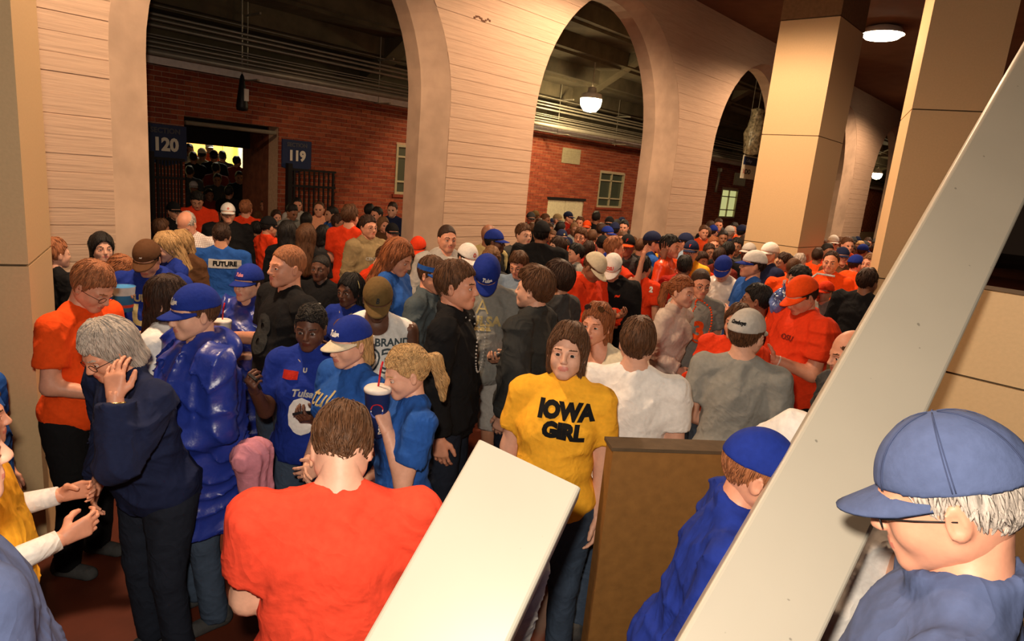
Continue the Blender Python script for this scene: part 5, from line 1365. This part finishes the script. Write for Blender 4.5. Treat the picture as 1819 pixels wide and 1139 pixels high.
for s_, A_, E_, W_, fd_, pn_, hk_ in yel['K']['arms']:
    MB().tube([tuple(A_ + (E_ - A_) * .55), tuple(E_), tuple(E_ + (W_ - E_) * .5), tuple(W_ - fd_ * .01)], [.056, .052, .045, .037], 16).build('white_sleeve', cloth('white'), yel['root'], True)
person(-62, 590, 80, 60, 'person in a blue tee whose arm shows before the left pillar', hair='short', hc='dark', tc='blue', top='tee', sk='r', depth=2.9, lod=0, seed=3)

# ================================================================== THINGS PEOPLE HOLD AND WEAR
def frame_at(p, y, z):
    y = unit(y); z = unit(np.asarray(z) - y * np.dot(z, y)); x = np.cross(y, z)
    M = Matrix(np.stack([x, y, z], 1).tolist()).to_4x4(); return Matrix.Translation(p) @ M
def phone(ctx, side, label, color=M_BLACK, lit=False):
    p, y, n = hand_pt(ctx, side, .085, .028)
    r = empty('phone', (0, 0, 0), 0, label, 'phone'); r.matrix_world = frame_at(p, y, n)
    m = MB(); w_, h_, t_ = .028, .055, .006
    prof = [(w_*a, h_*b) for a, b in ((-1, -.9), (-.85, -1), (.85, -1), (1, -.9), (1, .9), (.85, 1), (-.85, 1), (-1, .9))]
    m.prism(prof, 2, -t_, t_).build('case', color, r)
    MB().box((-.023, -.04, t_), (.023, .044, t_ + .001)).build('screen', mat('phone_screen', (.05, .06, .08), .1, 'flat', spec=.8) if not lit else mat('lit_screen', (.5, .6, .8), emit=.6), r)
    MB().box((-.02, -.052, t_), (.02, -.043, t_ + .0015)).build('keys', M_GALV, r); return r
def cup(ctx, side, label, body, sc=1.0, straw=None, lid=None, mark=None, lift=0.0):
    p, y, n = hand_pt(ctx, side, .075, .045)
    r = empty('paper_cup', (p[0], p[1], p[2] - .08 * sc + lift), 0, label, 'cup'); r.scale = (sc,) * 3
    r.rotation_euler = (0, 0, math.atan2(-p[1], -p[0]) + math.pi / 2)
    MB().lathe([(.031, 0), (.033, .004), (.045, .165), (.047, .168), (.044, .168), (.042, .15)], 24, None, True).build('cup_body', body, r, True)
    if lid: MB().lathe([(.048, .164), (.048, .174), (.042, .18), (.01, .181)], 24).build('lid', lid, r, True)
    if straw: MB().tube([(0, 0, .17), (.006, .0, .24), (.012, 0, .27)], .0035, 8).build('straw', straw, r, True)
    if mark:
        m = MB(); n_ = 20
        for (c, a0, a1, yo) in ((mat('cup_red', (.55, .02, .02), .4, 'flat'), 0, math.pi, 0), (mat('cup_white', (.75, .72, .68), .4, 'flat'), None, None, 0), (mat('cup_blue', (.03, .07, .35), .4, 'flat'), math.pi, 2*math.pi, 0)):
            q = []
            if a0 is None: q = [(.022, .004), (-.022, -.001), (-.022, -.006), (.022, -.003)]
            else:
                q = [(.023*math.cos(t), .023*math.sin(t) + (.003 if a0 == 0 else -.004)) for t in np.linspace(a0, a1, 12)]
            V = []
            for u, v in q:
                z = .105 + v; rad = .033 + (z / .165) * .012 + .0012; a = u / rad; V.append((rad*math.sin(a), -rad*math.cos(a), z))
            MB().add(V, [tuple(range(len(V)))]).build('emblem', c, r)
        me = text_mesh('pepsi', .03, .001, 0); me.materials.append(M_WHITE)
        for v in me.vertices:
            z = .05 + v.co.x; u = v.co.y; z = .045 + v.co.x * .9; rad = .033 + (z/.165)*.012 + .0015; a = -(u) / rad + .35; v.co = Vector((rad*math.sin(a), -rad*math.cos(a), z))
        o = bpy.data.objects.new('lettering', me); COL.objects.link(o); o.parent = r
    return r
CUPW = mat('cup_paper_white', (.72, .66, .60), .5); CUPB = mat('cup_navy', (.012, .025, .11), .45); STR = mat('straw_red', (.55, .01, .02), .35, 'flat')
phone(pw, 1, 'black flip phone raised by the blue poncho with the plain cap')
phone(j8, 1, 'black phone held up beside the blue jersey with the zero')
phone(cph, -1, 'small black phone in both hands before the grey TULSA tee')
phone(bph, -1, 'thin phone held by the auburn-haired blue tee')
phone(vest, 1, 'dark phone in the hands of the orange wind jacket')
phone(j8, -1, 'dark flip phone lower down in front of the blue jersey')
cup(big, 1, 'white paper cup with red straw held by the tall black tee', CUPW, 1.15, STR, CUPW)
cup(ptw, -1, 'blue soft drink cup with red straw at the blond ponytail', CUPB, 1.25, STR, CUPW, True)
c = people[[i for i, p_ in enumerate(people) if 'orange sweatshirt behind' in p_['root']['label']][0]]
cup(c, 1, 'blue soft drink cup held out beside the grey tee', CUPB, 1.25, None, None, True)
# panel seams and button on the near denim cap, back strap on the pale cap
cap_o = [o for o in capm['root'].children if o.name.startswith('cap')][0]
for k in range(6):
    a = math.pi / 6 + k * math.pi / 3
    for da in (-.02, .02):
        m = MB().tube([(.0905*math.cos(e)*math.sin(a+da), -.010 + .1125*math.cos(e)*math.cos(a+da), .118 + .113*math.sin(e)) for e in np.linspace(.1, 1.5, 12)], .0009, 4)
        m.build('seam', mat('denim_seam', (.045, .06, .13), .9), cap_o, True)
for t_ in (.012, .024, .036, .048):
    m = MB().tube([((.084 + t_*.1)*math.sin(a), -.010 + .106*math.cos(a) + t_, .1195 + .0475*math.cos(a)*.1 - .012*(math.sin(a))**2 - .001) for a in np.linspace(-.9, .9, 14)], .0007, 4)
# popcorn bucket
p, y, n = hand_pt(bc, 1, .05, .03)
r = empty('popcorn_bucket', (p[0], p[1], p[2] - .09), 0, 'light blue printed paper bucket held up by the brown cap', 'bucket')
MB().lathe([(.055, 0), (.075, .17), (.078, .172), (.07, .165)], 20).build('bucket_body', mat('bucket_blue', (.05, .25, .55), .5), r, True)
MB().lathe([(.0705, .115), (.0775, .172)], 20, None, False).build('bucket_band', mat('bucket_white', (.6, .6, .6), .5), r, True)
MB().lathe([(.060, .03), (.062, .05)], 20, None, False).build('bucket_stripe', mat('bucket_red', (.5, .05, .03), .5), r, True)
# visor band, headband, sunglasses, beads, watches: parts of their wearers
def on_head(ctx, name, m, material, smooth=True): return m.build(name, material, ctx['root'], smooth, ctx['HM'])
m = MB(); 
for z0, z1, c_ in ((.125, .158, 'blue'),):
    V = []; n_ = 28
    for z in (z0, z1):
        for k in range(n_): a = 2*math.pi*k/n_; V.append((.087*math.sin(a), -.010 + .110*math.cos(a), z - .02*math.cos(a)*-1*.5))
    m.add(V, [(k, (k+1) % n_, n_ + (k+1) % n_, n_ + k) for k in range(n_)])
on_head(vis_, 'visor_band', m, cloth('blue'))
_, br_ = cap_meshes(0); obj('visor_brim', br_, vis_['root'], [cloth('blue')], vis_['HM'])
for k in range(6):
    a = -1.9 + .45 * k; m = MB().tube([(.0885*math.sin(a), -.010 + .1115*math.cos(a), .126 + .01*math.cos(a)), (.0885*math.sin(a+.05), -.010 + .1115*math.cos(a+.05), .157 + .01*math.cos(a))], .0022, 5); on_head(vis_, 'stripe', m, cloth('white'))
hb = [p_ for p_ in people if 'gold headband' in p_['root']['label']][0]
m = MB().tube([(.092*math.sin(a), .005, .115 + .108*math.cos(a)) for a in np.linspace(-1.5, 1.5, 20)], .004, 6); on_head(hb, 'headband', m, cloth('gold'))
m = MB()
for s_ in (-1, 1): m.tube([(s_*.036 + .026*math.cos(a), .065 - abs(.4*math.sin(a)*.02), .196 + .018*math.sin(a)) for a in np.linspace(0, 2*math.pi, 14)[:-1]], .002, 5, closed=True); m.tube([(s_*.062, .06, .196), (s_*.085, .0, .165)], .002, 5)
for s_ in (-1, 1): m.add([(s_*.036 + .025*math.cos(a), .066, .196 + .017*math.sin(a)) for a in np.linspace(0, 2*math.pi, 14)[:-1]], [tuple(range(13))])
on_head(sung, 'sunglasses', m, mat('sunglass', (.03, .015, .01), .1, 'flat', spec=.8))
def beads(ctx, r_, n_, length, c_, y0=.115):
    m = MB(); P = ctx['K']['P']
    for k in range(n_):
        a = 2 * math.pi * k / n_
        x = .055 * math.sin(a); z = .845 - length * (1 - math.cos(a)) / 2; y = .085 if z < .82 else .02 + .065 * (.845 - z) / .025
        q = P(x, y * .98, z)
        m.lathe([(.001, -r_), (r_*.8, -r_*.6), (r_, 0), (r_*.8, r_*.6), (.001, r_)], 6, Matrix.Translation(q))
    o = m.build('necklace', cloth(c_), ctx['root'], True); o['kind'] = 'stuff'; return o
bb = [p_ for p_ in people if 'orange beads' in p_['root']['label']][0]; beads(bb, .009, 44, .20, 'orange')
beads(blk, .005, 46, .17, 'lgrey'); 
def watch(ctx, side, c_='gold'):
    for s_, A, E, Wp, fd, pn, hk in ctx['K']['arms']:
        if s_ == side:
            q = Wp - fd * .02; a = unit(np.cross(fd, [0, 0, 1.01])); b = np.cross(fd, a)
            m = MB().tube([tuple(q + (a*math.cos(t) + b*math.sin(t)) * .031) for t in np.linspace(0, 2*math.pi, 15)[:-1]], .006, 6, closed=True)
            m.lathe([(.001, 0), (.018, 0), (.018, .008), (.001, .009)], 12, frame_at(q - pn * .034, a, -pn)); m.build('wristwatch', M_GALV if c_ != 'gold' else mat('gold_metal', (.6, .4, .15), .3, metal=.8), ctx['root'], True)
watch(grey, -1, 'gold'); watch(vest, 1, 'silver'); watch(vest, -1, 'silver')
# ruffle at the neckline of the pale top
m = MB(); P = sung['K']['P']; V = []; n_ = 60
for j, (rr0, z) in enumerate(((.068, .805), (.080, .795), (.088, .780))):
    for k in range(n_):
        a = 2*math.pi*k/n_; w_ = 1 + .05*math.sin(a*15)*j; V.append(tuple(P(rr0*1.22*w_*math.sin(a), .004 + rr0*.92*w_*math.cos(a), z - .012*max(0, math.cos(a)))))
m.add(V, [(j*n_+k, j*n_+(k+1) % n_, (j+1)*n_+(k+1) % n_, (j+1)*n_+k) for j in range(2) for k in range(n_)]); m.build('ruffle', cloth('cream'), sung['root'], True)
# pink sweatshirt carried low, its white cord hanging
P0 = atd(448, 800, 3.0)
r = empty('pink_sweatshirt', tuple(P0), 0, 'pink sweatshirt hanging low in the crowd, white cord dangling', 'clothing')
f = Fld((-.14, -.12, -.40), (.16, .12, .08), .009)
f.ell((0, 0, -.02), (.09, .06, .07), k=.05); f.cone((-.01, 0, -.05), (.0, 0, -.24), .06, .045, k=.05); f.cone((.05, .02, -.02), (.07, .0, -.20), .04, .03, k=.04)
X, Y, Z = f.G(); f.F -= .012 * (1 - np.abs(np.sin(55*X + 40*Y + 4*Z)))
V, Q = f.mesh(); obj('sweatshirt_body', mesh_np('sweatshirt_body', V, Q), r, [cloth('pink')])
cr = RC @ np.array([1, 0, 0]); MB().tube([(0, 0, -.10), tuple(cr*-.04 + np.array([0, 0, -.2])), tuple(cr*-.11 + np.array([0, 0, -.31]))], .0045, 6).build('cord', cloth('white'), r, True)
MB().lathe([(.004, 0), (.012, -.01), (.010, -.03), (.003, -.035)], 8, Matrix.Translation(tuple(cr*-.115 + np.array([0, 0, -.31])))).build('cord_tip', cloth('white'), r, True)
# clear bag with folded poncho, long white board edge
c = [p_ for p_ in people if 'curly black hair behind' in p_['root']['label']][0]
P0 = atd(1384, 535, 5.0)
r = empty('plastic_bag', tuple(P0), 0, 'shiny blue and white plastic bag between the orange cap and grey shirt', 'bag', None, .8)
f = Fld((-.2, -.16, -.2), (.2, .16, .22), .014); f.ell((0, 0, -.02), (.13, .09, .13), k=.04); f.cone((.03, 0, .08), (.05, 0, .16), .05, .02, k=.04)
X, Y, Z = f.G(); f.F += .016 * np.abs(np.sin(37*X + 21*Z + 2*np.sin(30*Y)))*np.abs(np.sin(33*Z - 25*Y + 12*X)) * 1.5
V, Q = f.mesh(); obj('bag_body', mesh_np('bag_body', V, Q), r, [mat('bag_blue', (.10, .16, .40), .2, 'plain', 9, .9, .9, spec=.8)])
MB().tube([(.04, 0, .14), (.02, 0, .2), (.07, 0, .2), (.06, 0, .14)], .006, 6).build('bag_handle', cloth('clear', 'shiny'), r, True)
A = atd(1441, 494, 6.6); Bq = atd(1452, 486, 6.6); Cq = atd(1483, 491, 6.5)
tag(MB().tube([tuple(A), tuple(Bq), tuple(Cq)], .012, 4).build('folded_sign_edge', cloth('white')), 'thin white folded placard edge held before the orange polo', 'placard')
tris = 0; seen = set()
for o in COL.objects:
    if o.type == 'MESH' and o.data.name not in seen: seen.add(o.data.name); tris += sum(len(p_.vertices) - 2 for p_ in o.data.polygons)
bn = {}
for o in COL.objects:
    if o.type == 'MESH': bn.setdefault(o.data.name.split('.')[0], set()).add(o.data.name)
if 0: print({k: (len(v), sum(sum(len(p_.vertices) - 2 for p_ in bpy.data.meshes[n].polygons) for n in v)) for k, v in bn.items() if len(v) > 3})
for o in COL.objects:
    if 'label' in o and len(o['label'].split()) > 16: print('LONG', o['label'])
print('fg', round(time.time() - T2, 1), 'total', round(time.time() - T0, 1), 'tris', tris)
